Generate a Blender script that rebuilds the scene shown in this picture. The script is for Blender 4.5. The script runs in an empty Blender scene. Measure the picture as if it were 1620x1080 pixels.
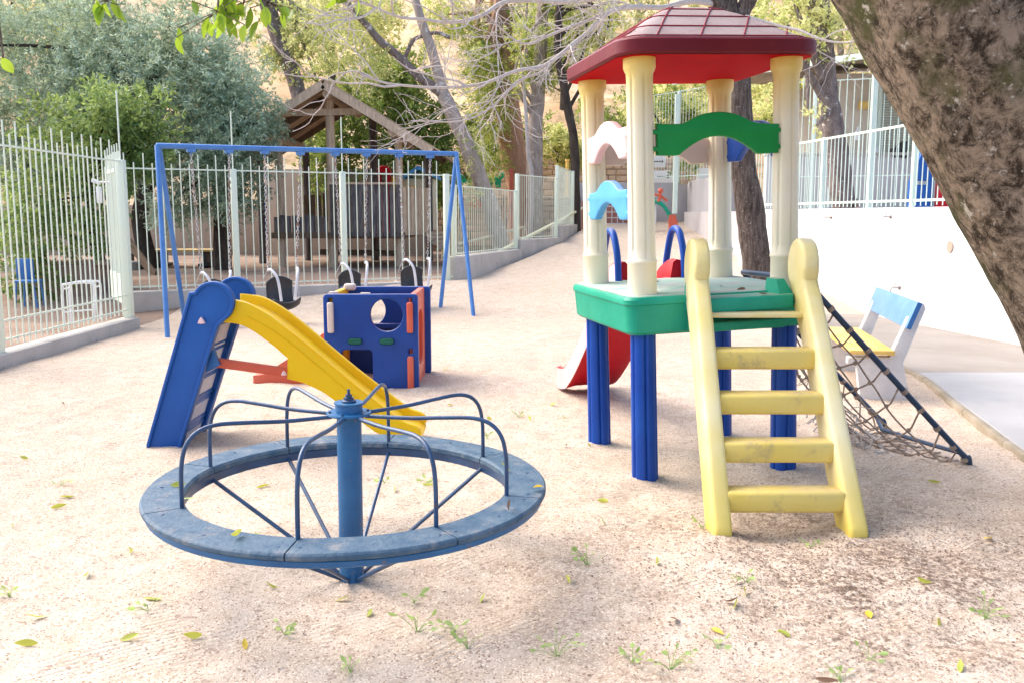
import bpy, bmesh, math, random
import numpy as np
from mathutils import Vector, Matrix, Euler, noise as mnoise
R = math.radians
sc = bpy.context.scene
col = sc.collection
random.seed(7)
rs = np.random.RandomState(11)

# ------------------------------------------------------------------ camera, sky, sun, exposure
F, HY, CH = 1440.0, 342.0, 1.4
PITCH = math.atan((540 - HY) / F)
cam_d = bpy.data.cameras.new("camera")
cam_d.sensor_width = 36
cam_d.lens = 36 * F / 1620
cam_d.clip_end = 400
cam_d.clip_start = 0.05
cam = bpy.data.objects.new("camera", cam_d)
cam.location = (0, 0, CH)
cam.rotation_euler = (R(90) - PITCH, 0, 0)
col.objects.link(cam)
sc.camera = cam

SUN_EL, SUN_AZ = R(47), R(-64)          # azimuth measured from +Y towards +X
world = bpy.data.worlds.new("World")
sc.world = world
world.use_nodes = True
nt = world.node_tree
bg = nt.nodes["Background"]
sky = nt.nodes.new("ShaderNodeTexSky")
sky.sky_type = 'NISHITA'
sky.sun_disc = False
sky.sun_elevation = SUN_EL
sky.sun_rotation = SUN_AZ
sky.air_density = 0.75
sky.dust_density = 3.0
sky.ozone_density = 0.6
nt.links.new(sky.outputs[0], bg.inputs[0])
bg.inputs[1].default_value = 0.15
sd = bpy.data.lights.new("sun", 'SUN')
sd.energy = 1.15
sd.angle = R(70)
sd.color = (1.0, 0.94, 0.85)
sun = bpy.data.objects.new("sun", sd)
dirv = Vector((math.sin(SUN_AZ) * math.cos(SUN_EL), math.cos(SUN_AZ) * math.cos(SUN_EL), math.sin(SUN_EL)))
sun.rotation_euler = dirv.to_track_quat('Z', 'Y').to_euler()
sun.location = (0, 0, 30)
col.objects.link(sun)
sc.view_settings.view_transform = 'Standard'
sc.view_settings.look = 'None'
sc.view_settings.exposure = 1.70
sc.view_settings.gamma = 1

# ------------------------------------------------------------------ helpers
_c, _s = math.cos(PITCH), math.sin(PITCH)
def at(px, py, Y):
    v = -(py - 540) / F
    d = Vector(((px - 810) / F, _c + v * _s, -_s + v * _c))
    return Vector((0, 0, CH)) + d * (Y / d.y)
def zg(x, y):
    """height of the sand / soil"""
    z = 0.0
    if y > 12.5:
        fx = -0.9 + (y - 15.1) * 0.28 if y > 15.1 else -5.4 + (y - 12.8) * 1.95
        right = min(1, max(0, (x - fx + 0.4) / 0.8))
        ramp = min(1.3, 0.1 * (y - 12.5))
        low = min(0.34, 0.14 * (y - 12.5))
        z = low + (ramp - low) * right if ramp > low else low
    return z
def gr(px, py, dz=0.0):
    """ground point seen at a pixel"""
    lo, hi = 1.0, 60.0
    v = -(py - 540) / F
    d = Vector(((px - 810) / F, _c + v * _s, -_s + v * _c))
    for _ in range(50):
        m = (lo + hi) / 2
        p = Vector((0, 0, CH)) + d * (m / d.y)
        if p.z > zg(p.x, p.y) + dz: lo = m
        else: hi = m
    return p
def smooth(pts, n=6, closed=False):
    pts = [Vector(p) for p in pts]
    out = []
    N = len(pts)
    for i in range(N if closed else N - 1):
        p0 = pts[(i - 1) % N] if (closed or i > 0) else pts[0]
        p1, p2 = pts[i], pts[(i + 1) % N]
        p3 = pts[(i + 2) % N] if (closed or i + 2 < N) else pts[-1]
        for k in range(n):
            t = k / n
            out.append(0.5 * ((2 * p1) + (-p0 + p2) * t + (2 * p0 - 5 * p1 + 4 * p2 - p3) * t * t + (-p0 + 3 * p1 - 3 * p2 + p3) * t ** 3))
    if not closed: out.append(pts[-1])
    return out

class MB:
    def __init__(s): s.v = []; s.f = []
    def add(s, vs, fs):
        o = len(s.v); s.v.extend([tuple(v) for v in vs]); s.f.extend([tuple(i + o for i in f) for f in fs])
        return s
    def box(s, c, size, rot=None, bev=0.0, seg=2):
        bm = bmesh.new(); bmesh.ops.create_cube(bm, size=1)
        for v in bm.verts: v.co = Vector((v.co.x * size[0], v.co.y * size[1], v.co.z * size[2]))
        if bev > 0: bmesh.ops.bevel(bm, geom=list(bm.edges), offset=min(bev, min(size) * .45), segments=seg, profile=.5, affect='EDGES')
        M = Matrix.Translation(Vector(c)) @ (rot.to_4x4() if rot is not None else Matrix())
        bm.verts.ensure_lookup_table()
        s.add([M @ v.co for v in bm.verts], [[v.index for v in f.verts] for f in bm.faces]); bm.free()
        return s
    def beam(s, a, b, w, h, bev=0.0, up=(0, 0, 1)):
        a, b = Vector(a), Vector(b); d = b - a; L = d.length; x = d.normalized()
        y = Vector(up).cross(x)
        if y.length < 1e-4: y = Vector((0, 1, 0)).cross(x)
        y.normalize(); z = x.cross(y)
        rot = Matrix((x, y, z)).transposed()
        return s.box((a + b) / 2, (L, w, h), rot, bev)
    def tube(s, pts, r, n=8, caps=True, closed=False):
        pts = [Vector(p) for p in pts]; N = len(pts)
        if N < 2: return s
        rr = r if isinstance(r, (list, tuple)) else [r] * N
        up = None; vs = []
        for i, p in enumerate(pts):
            a = pts[(i - 1) % N] if (closed or i > 0) else p
            b = pts[(i + 1) % N] if (closed or i < N - 1) else p
            t = (b - a)
            t = t.normalized() if t.length > 1e-9 else Vector((0, 0, 1))
            if up is None:
                up = Vector((0, 0, 1)) if abs(t.z) < .9 else Vector((0, 1, 0))
            u = up - t * up.dot(t)
            if u.length < 1e-6: u = t.orthogonal()
            u.normalize(); w = t.cross(u); up = u
            for k in range(n):
                an = 2 * math.pi * k / n
                vs.append(p + (u * math.cos(an) + w * math.sin(an)) * rr[i])
        fs = []
        for i in range(N if closed else N - 1):
            j = (i + 1) % N
            for k in range(n):
                k2 = (k + 1) % n
                fs.append((i * n + k, i * n + k2, j * n + k2, j * n + k))
        if caps and not closed:
            fs.append(tuple(range(n - 1, -1, -1))); fs.append(tuple((N - 1) * n + k for k in range(n)))
        return s.add(vs, fs)
    def loft(s, rings, caps=True, closed_ring=True):
        n = len(rings[0]); vs = [v for r in rings for v in r]; fs = []
        for i in range(len(rings) - 1):
            for k in range(n if closed_ring else n - 1):
                k2 = (k + 1) % n
                fs.append((i * n + k, i * n + k2, (i + 1) * n + k2, (i + 1) * n + k))
        if caps:
            fs.append(tuple(range(n - 1, -1, -1))); fs.append(tuple((len(rings) - 1) * n + k for k in range(n)))
        return s.add(vs, fs)
    def lathe(s, prof, c=(0, 0, 0), n=24, groove=None, a0=0):
        c = Vector(c); rings = []
        for (r, z) in prof:
            ring = []
            for k in range(n):
                a = a0 + 2 * math.pi * k / n
                q = r * (groove(a, z) if groove else 1)
                ring.append(c + Vector((q * math.cos(a), q * math.sin(a), z)))
            rings.append(ring)
        return s.loft(rings)
    def mesh(s, me, M=Matrix()):
        return s.add([M @ v.co for v in me.vertices], [tuple(p.vertices) for p in me.polygons])
    def build(s, name, mat, parent=None, world=False, angle=40, loc=None):
        if world and parent is not None:
            Mi = MW[parent.name].inverted(); s.v = [tuple(Mi @ Vector(v)) for v in s.v]
        if loc is not None:
            L = Vector(loc); s.v = [tuple(Vector(v) - L) for v in s.v]
        me = bpy.data.meshes.new(name); me.from_pydata(s.v, [], s.f); me.update()
        me.shade_smooth(); me.set_sharp_from_angle(angle=R(angle))
        me.materials.append(mat)
        return link(name, me, parent, loc)
MW = {}
def link(name, me, parent=None, loc=None):
    o = bpy.data.objects.new(name, me); col.objects.link(o)
    if parent is not None:
        o.parent = parent; MW[o.name] = MW[parent.name]
    else:
        if loc is not None: o.location = loc
        MW[o.name] = Matrix.Translation(Vector(loc or (0, 0, 0)))
    return o
def tag(o, label=None, cat=None, group=None, kind=None):
    if label: o['label'] = label
    if cat: o['category'] = cat
    if group: o['group'] = group
    if kind: o['kind'] = kind
    return o
def thing(name, label, cat, loc=(0, 0, 0), rotz=0, group=None, rot=None):
    o = bpy.data.objects.new(name, None); col.objects.link(o)
    o.location = loc; e = Euler(rot if rot else (0, 0, rotz)); o.rotation_euler = e
    MW[o.name] = Matrix.LocRotScale(Vector(loc), e, None)
    return tag(o, label, cat, group)
def copy_tree(o, parent=None):
    c = o.copy(); col.objects.link(c); c.parent = parent
    for ch in list(o.children): copy_tree(ch, c)
    return c
def plate_mesh(outline, holes=(), th=.05, bev=.01):
    cu = bpy.data.curves.new("outline", 'CURVE'); cu.dimensions = '2D'; cu.fill_mode = 'BOTH'
    cu.extrude = max(th / 2 - bev, 1e-4); cu.bevel_depth = bev; cu.bevel_resolution = 2; cu.offset = -bev
    for o in [outline] + list(holes):
        sp = cu.splines.new('POLY'); sp.points.add(len(o) - 1)
        for i, p in enumerate(o): sp.points[i].co = (p[0], p[1], 0, 1)
        sp.use_cyclic_u = True
    ob = bpy.data.objects.new("outline", cu); col.objects.link(ob)
    bpy.context.view_layer.update()
    me = bpy.data.meshes.new_from_object(ob)
    bpy.data.objects.remove(ob); bpy.data.curves.remove(cu)
    bm = bmesh.new(); bm.from_mesh(me); bmesh.ops.remove_doubles(bm, verts=bm.verts, dist=1e-5)
    bm.to_mesh(me); bm.free()
    return me
def frame(o, x, y, z):
    M = Matrix((Vector(x), Vector(y), Vector(z))).transposed().to_4x4(); M.translation = Vector(o); return M
XZ = lambda y, x=0, z=0: frame((x, y, z), (1, 0, 0), (0, 0, 1), (0, -1, 0))    # plate drawn in x/z, thickness along y
YZ = lambda x, y=0, z=0: frame((x, y, z), (0, 1, 0), (0, 0, 1), (1, 0, 0))     # plate drawn in y/z, thickness along x
def circ(cx, cy, r, n=28, a0=0, a1=360):
    m = n if a1 - a0 >= 360 else n + 1
    return [(cx + r * math.cos(R(a0 + (a1 - a0) * i / n)), cy + r * math.sin(R(a0 + (a1 - a0) * i / n))) for i in range(m)]
def rrect(x0, y0, x1, y1, r, n=5):
    out = []
    for (cx, cy, a) in ((x1 - r, y0 + r, -90), (x1 - r, y1 - r, 0), (x0 + r, y1 - r, 90), (x0 + r, y0 + r, 180)):
        for i in range(n + 1):
            t = R(a + 90 * i / n); out.append((cx + r * math.cos(t), cy + r * math.sin(t)))
    return out

# ------------------------------------------------------------------ materials
def newmat(name):
    m = bpy.data.materials.new(name); m.use_nodes = True
    return m, m.node_tree.nodes, m.node_tree.links
def coords(n, l, sc3=(1, 1, 1)):
    t = n.new("ShaderNodeTexCoord"); mp = n.new("ShaderNodeMapping"); mp.inputs['Scale'].default_value = sc3
    l.new(t.outputs['Object'], mp.inputs[0]); return mp.outputs[0]
def nz(n, l, vec, scale, detail=4, rough=.6, dist=0):
    t = n.new("ShaderNodeTexNoise"); t.inputs['Scale'].default_value = scale; t.inputs['Detail'].default_value = detail
    t.inputs['Roughness'].default_value = rough; t.inputs['Distortion'].default_value = dist
    l.new(vec, t.inputs['Vector']); return t.outputs['Fac']
def ramp(n, l, fac, lo, hi):
    r = n.new("ShaderNodeMapRange"); r.inputs[1].default_value = lo; r.inputs[2].default_value = hi
    l.new(fac, r.inputs[0]); return r.outputs[0]
def mix(n, l, fac, a, b):
    m = n.new("ShaderNodeMix"); m.data_type = 'RGBA'
    if isinstance(fac, (int, float)): m.inputs[0].default_value = fac
    else: l.new(fac, m.inputs[0])
    for s_, v in ((6, a), (7, b)):
        if isinstance(v, tuple): m.inputs[s_].default_value = (*v[:3], 1)
        else: l.new(v, m.inputs[s_])
    return m.outputs[2]
def bumpn(n, l, h, strength, dist, prev=None):
    b = n.new("ShaderNodeBump"); b.inputs['Strength'].default_value = strength; b.inputs['Distance'].default_value = dist
    l.new(h, b.inputs['Height'])
    if prev is not None: l.new(prev, b.inputs['Normal'])
    return b.outputs[0]
def M(name, c1, c2=None, scale=3, rough=.5, bump=0, bscale=60, spec=.5, metal=0, dirt=None, dscale=4, dlo=.58, dhi=.7, sc3=(1, 1, 1), coat=0, trans=0, fine=.0):
    m, n, l = newmat(name); b = n["Principled BSDF"]; v = coords(n, l, sc3)
    c2 = c2 or tuple(x * .85 for x in c1)
    f = ramp(n, l, nz(n, l, v, scale, 5), .35, .65)
    c = mix(n, l, f, c1, c2)
    if fine:
        c = mix(n, l, ramp(n, l, nz(n, l, v, 220, 2), .4, .62), c, tuple(x * (1 - fine) for x in c1))
    rsock = None
    if dirt:
        d = ramp(n, l, nz(n, l, v, dscale, 8, .72), dlo, dhi)
        c = mix(n, l, d, c, dirt)
        rr = n.new("ShaderNodeMapRange"); rr.inputs[3].default_value = rough; rr.inputs[4].default_value = .9
        l.new(d, rr.inputs[0]); rsock = rr.outputs[0]
    l.new(c, b.inputs['Base Color'])
    if rsock: l.new(rsock, b.inputs['Roughness'])
    else: b.inputs['Roughness'].default_value = rough
    b.inputs['Specular IOR Level'].default_value = spec
    b.inputs['Metallic'].default_value = metal
    b.inputs['Coat Weight'].default_value = coat
    if bump: l.new(bumpn(n, l, nz(n, l, v, bscale, 6), bump, .01), b.inputs['Normal'])
    return m
def plastic(name, c, fade=None, rough=.38, dirt=(.30, .24, .18), fscale=2.2, d=.70, zfade=None):
    """moulded plastic: slight orange-peel, sun-faded areas, dust; zfade=(z0,z1,colour) less faded top"""
    m, n, l = newmat(name); b = n["Principled BSDF"]; v = coords(n, l)
    fade = fade or tuple(min(1, x * .8 + .10) for x in c)
    cc = mix(n, l, ramp(n, l, nz(n, l, v, fscale, 4), .35, .7), c, fade)
    if zfade:
        sx = n.new("ShaderNodeSeparateXYZ"); l.new(v, sx.inputs[0])
        ad = n.new("ShaderNodeMath"); ad.operation = 'MULTIPLY_ADD'; l.new(nz(n, l, v, 6, 3), ad.inputs[0]); ad.inputs[1].default_value = .25
        l.new(sx.outputs[2], ad.inputs[2])
        cc = mix(n, l, ramp(n, l, ad.outputs[0], zfade[0] + .12, zfade[1] + .12), cc, zfade[2])
    dd = ramp(n, l, nz(n, l, v, 7, 9, .75), d - .06, d + .12)
    cc = mix(n, l, dd, cc, dirt)
    sp = ramp(n, l, nz(n, l, v, 90, 4, .7), .62, .75)
    dm = n.new("ShaderNodeMath"); dm.operation = 'MULTIPLY'; dm.inputs[1].default_value = .35; l.new(sp, dm.inputs[0])
    cc = mix(n, l, dm.outputs[0], cc, tuple(x * .6 for x in c))
    # dust settled on upward faces
    g = n.new("ShaderNodeNewGeometry"); sz = n.new("ShaderNodeSeparateXYZ"); l.new(g.outputs['Normal'], sz.inputs[0])
    up = ramp(n, l, sz.outputs[2], .7, 1.0)
    mu = n.new("ShaderNodeMath"); mu.operation = 'MULTIPLY'; l.new(up, mu.inputs[0]); l.new(ramp(n, l, nz(n, l, v, 12, 6), .3, .7), mu.inputs[1])
    mu2 = n.new("ShaderNodeMath"); mu2.operation = 'MULTIPLY'; l.new(mu.outputs[0], mu2.inputs[0]); mu2.inputs[1].default_value = .55
    cc = mix(n, l, mu2.outputs[0], cc, (.42, .34, .26))
    l.new(cc, b.inputs['Base Color'])
    l.new(ramp_out(n, l, dd, rough, .8), b.inputs['Roughness'])
    b.inputs['Specular IOR Level'].default_value = .28
    nb = bumpn(n, l, nz(n, l, v, 260, 3), .12, .004)
    nb = bumpn(n, l, nz(n, l, v, 9, 3), .12, .03, nb)
    l.new(nb, b.inputs['Normal'])
    return m
def ramp_out(n, l, fac, a, b_):
    r = n.new("ShaderNodeMapRange"); r.inputs[3].default_value = a; r.inputs[4].default_value = b_
    l.new(fac, r.inputs[0]); return r.outputs[0]
def leafmat(name, cols, trans=.35, rough=.5):
    m, n, l = newmat(name); b = n["Principled BSDF"]
    g = n.new("ShaderNodeNewGeometry"); r = n.new("ShaderNodeValToRGB")
    el = r.color_ramp.elements
    while len(el) < len(cols): el.new(.5)
    for i, c in enumerate(cols): el[i].position = i / (len(cols) - 1); el[i].color = (*c, 1)
    v = coords(n, l)
    a = n.new("ShaderNodeMath"); a.operation = 'MULTIPLY_ADD'; a.inputs[1].default_value = .55
    l.new(g.outputs['Random Per Island'], a.inputs[0])
    mm = n.new("ShaderNodeMath"); mm.operation = 'MULTIPLY'; mm.inputs[1].default_value = .5
    l.new(ramp(n, l, nz(n, l, v, 1.7, 4), .38, .62), mm.inputs[0]); l.new(mm.outputs[0], a.inputs[2])
    l.new(a.outputs[0], r.inputs[0]); l.new(r.outputs[0], b.inputs['Base Color'])
    b.inputs['Roughness'].default_value = rough; b.inputs['Specular IOR Level'].default_value = .3
    tr = n.new("ShaderNodeBsdfTranslucent"); l.new(mix(n, l, .5, r.outputs[0], (min(1, cols[-1][0] * 1.6), min(1, cols[-1][1] * 1.5), cols[-1][2])), tr.inputs[0])
    ms = n.new("ShaderNodeMixShader"); ms.inputs[0].default_value = trans
    l.new(b.outputs[0], ms.inputs[1]); l.new(tr.outputs[0], ms.inputs[2]); l.new(ms.outputs[0], n["Material Output"].inputs[0])
    return m
def bark(name, c1, c2, lich=None, stretch=(1, 1, .25), scale=14, bump=.8, lichen_lo=.60, dist=.02, moss=None, rg=.7, ct=.15):
    m, n, l = newmat(name); b = n["Principled BSDF"]; v = coords(n, l, stretch); v1 = coords(n, l)
    f = nz(n, l, v, scale, 11, rg, .4)
    c = mix(n, l, ramp(n, l, f, .5 - ct, .5 + ct), c1, c2)
    if moss: c = mix(n, l, ramp(n, l, nz(n, l, v1, 3.2, 5, .65), .52, .66), c, moss)
    if lich:
        c = mix(n, l, ramp(n, l, nz(n, l, v1, 6.5, 8, .62), lichen_lo, lichen_lo + .05), c, lich)
        c = mix(n, l, ramp(n, l, nz(n, l, v1, 38, 5, .7), .60, .68), c, tuple(x * .75 for x in lich))
    l.new(c, b.inputs['Base Color']); b.inputs['Roughness'].default_value = .92; b.inputs['Specular IOR Level'].default_value = .12
    nb = bumpn(n, l, f, bump, dist); nb = bumpn(n, l, nz(n, l, v1, 60, 6, .7), .6, .006, nb)
    l.new(nb, b.inputs['Normal'])
    return m

def sand_material():
    m, n, l = newmat("sand"); b = n["Principled BSDF"]; v = coords(n, l)
    c = mix(n, l, ramp(n, l, nz(n, l, v, .55, 5), .35, .65), (.59, .495, .40), (.50, .405, .315))
    c = mix(n, l, ramp(n, l, nz(n, l, v, 7, 6, .65), .4, .72), c, (.45, .345, .25))
    # coarse grains
    vo = n.new("ShaderNodeTexVoronoi"); vo.inputs['Scale'].default_value = 170; l.new(v, vo.inputs['Vector'])
    sx = n.new("ShaderNodeSeparateColor"); l.new(vo.outputs['Color'], sx.inputs[0])
    c = mix(n, l, ramp(n, l, sx.outputs[0], .80, .95), c, (.72, .60, .48))
    c = mix(n, l, ramp(n, l, sx.outputs[1], .86, .97), c, (.27, .175, .115))
    vo2 = n.new("ShaderNodeTexVoronoi"); vo2.inputs['Scale'].default_value = 70; l.new(v, vo2.inputs['Vector'])
    s2 = n.new("ShaderNodeSeparateColor"); l.new(vo2.outputs['Color'], s2.inputs[0])
    c = mix(n, l, ramp(n, l, s2.outputs[0], .95, .98), c, (.36, .27, .21))
    # damp dirty patch of soil and leaf litter near the ladder
    mp = n.new("ShaderNodeVectorMath"); mp.operation = 'DISTANCE'; l.new(v, mp.inputs[0]); mp.inputs[1].default_value = (1.35, 3.45, 0)
    near = ramp(n, l, mp.outputs['Value'], 1.9, .3)
    pt = ramp(n, l, nz(n, l, v, 30, 9, .82), .46, .56)
    pm = n.new("ShaderNodeMath"); pm.operation = 'MULTIPLY'; l.new(near, pm.inputs[0]); l.new(pt, pm.inputs[1])
    pt2 = n.new("ShaderNodeMath"); pt2.operation = 'MULTIPLY'; l.new(pm.outputs[0], pt2.inputs[0]); l.new(ramp(n, l, nz(n, l, v, 2.2, 3), .38, .6), pt2.inputs[1])
    c = mix(n, l, pt2.outputs[0], c, (.15, .10, .07))
    pt3 = ramp(n, l, nz(n, l, v, 40, 8, .8), .66, .74)
    pm3 = n.new("ShaderNodeMath"); pm3.operation = 'MULTIPLY'; l.new(pt3, pm3.inputs[0]); l.new(ramp(n, l, nz(n, l, v, 1.1, 2), .45, .62), pm3.inputs[1])
    c = mix(n, l, pm3.outputs[0], c, (.30, .21, .16))
    l.new(c, b.inputs['Base Color']); b.inputs['Roughness'].default_value = .95; b.inputs['Specular IOR Level'].default_value = .15
    h = n.new("ShaderNodeMath"); h.operation = 'SUBTRACT'; h.inputs[0].default_value = 1; l.new(vo.outputs['Distance'], h.inputs[1])
    nb = bumpn(n, l, h.outputs[0], .55, .004)
    nb = bumpn(n, l, nz(n, l, v, 45, 6, .7), .6, .012, nb)
    # rake / broom marks in some areas
    wv = n.new("ShaderNodeTexWave"); wv.inputs['Scale'].default_value = 11; wv.inputs['Distortion'].default_value = .35
    wv.inputs['Detail'].default_value = 3; wv.inputs['Detail Scale'].default_value = .6
    rt = n.new("ShaderNodeMapping"); rt.inputs['Rotation'].default_value = (0, 0, R(52)); l.new(v, rt.inputs[0])
    dv = n.new("ShaderNodeTexNoise"); dv.inputs['Scale'].default_value = .45; l.new(v, dv.inputs['Vector'])
    sv = n.new("ShaderNodeVectorMath"); sv.operation = 'SCALE'; sv.inputs['Scale'].default_value = .38; l.new(dv.outputs['Color'], sv.inputs[0])
    av = n.new("ShaderNodeVectorMath"); av.operation = 'ADD'; l.new(rt.outputs[0], av.inputs[0]); l.new(sv.outputs[0], av.inputs[1])
    l.new(av.outputs[0], wv.inputs['Vector'])
    wm = n.new("ShaderNodeMath"); wm.operation = 'MULTIPLY'; l.new(wv.outputs['Fac'], wm.inputs[0]); l.new(ramp(n, l, nz(n, l, v, 1.3, 3), .50, .66), wm.inputs[1])
    nb = bumpn(n, l, wm.outputs[0], .34, .010, nb)
    l.new(nb, b.inputs['Normal'])
    return m

MAT = {}
MAT['sand'] = sand_material()
MAT['soil'] = M("brown_soil", (.22, .15, .11), (.34, .25, .19), 1.2, .95, .5, 30, .1, dirt=(.16, .11, .08), dscale=6)
MAT['hill'] = M("ochre_hillside_earth", (.60, .38, .21), (.70, .52, .34), .18, .95, .6, 2, .1, dirt=(.34, .24, .12), dscale=.5, dlo=.5, dhi=.62)
MAT['concrete'] = M("rough_concrete", (.40, .37, .33), (.50, .46, .41), 2.5, .9, .5, 70, .2, dirt=(.16, .14, .12), dscale=3.2, dlo=.6, dhi=.72)
MAT['pave'] = M("pavement_concrete", (.27, .235, .20), (.33, .295, .26), 1.1, .85, .25, 60, .25, dirt=(.27, .22, .18), dscale=2.0, dlo=.55, dhi=.75)
MAT['pave2'] = M("painted_pavement_concrete", (.32, .315, .31), (.38, .37, .36), 1.1, .8, .25, 60, .25, dirt=(.30, .29, .27), dscale=2.5, dlo=.55, dhi=.75)
MAT['white'] = M("white_wall_paint", (.80, .79, .78), (.77, .76, .75), 1.2, .75, .15, 50, .3, dirt=(.60, .57, .53), dscale=2.6, dlo=.60, dhi=.82)
MAT['edge'] = M('worn_brown_concrete_edge', (.27, .225, .16), (.36, .31, .24), 5, .95, .6, 60, .1, dirt=(.13, .11, .07), dscale=7)
MAT['mint'] = M("pale_mint_paint", (.68, .76, .62), (.72, .76, .60), 3, .5, .1, 60, .4, dirt=(.40, .24, .12), dscale=9, dlo=.70, dhi=.76)
MAT['mintsteel'] = M("mint_railing_paint", (.62, .74, .64), (.66, .76, .66), 3, .5, .1, 60, .4)
MAT['cream_bar'] = M("cream_handrail_paint", (.70, .66, .40), (.74, .70, .48), 3, .5)
MAT['swingblue'] = M("blue_swing_paint", (.05, .17, .45), (.08, .22, .50), 6, .38, .1, 80, .5, dirt=(.30, .34, .42), dscale=14, dlo=.66, dhi=.76)
MAT['merry'] = M("blue_metal_paint", (.006, .085, .215), (.014, .12, .27), 7, .42, .2, 90, .5, dirt=(.20, .13, .09), dscale=26, dlo=.60, dhi=.66)
MAT['merrybar'] = M("worn_blue_bar_paint", (.008, .035, .09), (.02, .07, .16), 9, .33, .2, 90, .6, dirt=(.10, .07, .07), dscale=16, dlo=.6, dhi=.68)
MAT['chain'] = M("galvanised_chain", (.60, .58, .56), (.40, .37, .34), 20, .5, 0, metal=.3, dirt=(.28, .16, .10), dscale=12, dlo=.5, dhi=.6)
MAT['rubber'] = M("black_rubber", (.015, .016, .018), (.03, .03, .032), 8, .45, .2, 50, .5)
MAT['strap'] = M("white_hose", (.70, .69, .70), (.60, .59, .60), 8, .4)
MAT['steelwhite'] = M("white_tube_paint", (.75, .75, .75), (.68, .68, .68), 5, .4)
MAT['oldwood'] = M("weathered_shaded_wood", (.20, .14, .095), (.11, .075, .05), 6, .9, .6, 40, .15, sc3=(6, 6, .8), dirt=(.14, .11, .09), dscale=3)  # old wood, with the shade inside the hut put into the colour
MAT['hutwood'] = M("weathered_shaded_planks", (.07, .065, .075), (.19, .165, .15), 5, .9, .5, 40, .15, sc3=(6, 6, .7))  # dark planks, coloured darker still for the hut's shade
MAT['lightwood'] = M("pale_weathered_wood", (.60, .46, .33), (.40, .29, .20), 5, .9, .5, 40, .15, sc3=(6, 6, .8), dirt=(.25, .19, .15), dscale=3)
MAT['roofwood'] = M("hut_roof_boards", (.50, .37, .25), (.32, .23, .155), 4, .9, .5, 30, .15, dirt=(.18, .15, .12), dscale=4)
MAT['beige'] = M("beige_wall_plaster", (.50, .39, .30), (.44, .34, .26), 1, .9, .2, 30, .2, dirt=(.40, .33, .27), dscale=1.5, dlo=.6, dhi=.8)
MAT['greywall'] = M("grey_wall_plaster", (.48, .45, .44), (.54, .51, .50), 1, .9, .2, 30, .2)
MAT['tan'] = M("tan_plaster", (.60, .52, .42), (.66, .58, .48), 1, .9, .2, 30, .2)  # even tan tone of the house wall
MAT['corr'] = M("fibre_cement_roof", (.42, .34, .24), (.30, .24, .17), 3, .9, .2, 40, .2, dirt=(.15, .13, .09), dscale=3)
MAT['stone'] = M("stone_blocks", (.62, .49, .36), (.48, .35, .25), 2.2, .95, .8, 8, .1, dirt=(.62, .50, .38), dscale=3)
MAT['rope'] = M("dirty_rope", (.42, .34, .27), (.28, .21, .17), 30, .95, .3, 200, .1)
MAT['rag'] = M("frayed_white_rope", (.66, .60, .54), (.46, .40, .34), 12, .95, .4, 100, .1)
MAT['netbar'] = M("dark_blue_net_bar", (.012, .035, .08), (.02, .05, .10), 6, .4)
MAT['benchconc'] = M("whitewashed_concrete", (.66, .64, .62), (.56, .54, .53), 6, .9, .4, 50, .2, dirt=(.30, .27, .25), dscale=7, dlo=.62, dhi=.75)
MAT['benchblue'] = M("light_blue_bench_paint", (.10, .23, .52), (.15, .29, .57), 6, .45, .15, 60, dirt=(.4, .46, .56), dscale=9, dlo=.66, dhi=.74)
MAT['benchdark'] = M("deep_blue_edge_paint", (.02, .12, .34), (.03, .15, .38), 6, .5)
MAT['benchyel'] = M("yellow_bench_paint", (.72, .45, .08), (.76, .52, .16), 6, .5, .15, 60)
MAT['decktop'] = M('dusty_pale_green_deck', (.40,.46,.41), (.24,.42,.33), 5, .8, .2, 60, .3, dirt=(.42,.34,.27), dscale=6, dlo=.5, dhi=.7)
MAT['deepred'] = M('deep_red_moulded_plastic', (.50,.0005,.006), (.44,.001,.006), 3, .8, .05, 60, .06)
MAT['paleblue'] = M('scuffed_pale_blue_plastic', (.42,.46,.58), (.50,.50,.56), 8, .6, .1, 60, .3, dirt=(.30,.30,.36), dscale=14)
MAT['jointred'] = M('dark_red_joint', (.26,.02,.03), (.20,.015,.025), 6, .6, .1, 60, .2)
MAT['merryseat'] = M('worn_blue_seat_boards', (.026,.075,.13), (.085,.135,.18), 13, .6, .5, 60, .4, dirt=(.22,.22,.22), dscale=11, dlo=.54, dhi=.68)
MAT['tiles'] = M('dusty_roof_tiles', (.30,.225,.215), (.38,.305,.295), 4, .9, .4, 70, .2, dirt=(.26,.15,.15), dscale=12, dlo=.58, dhi=.75)
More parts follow.
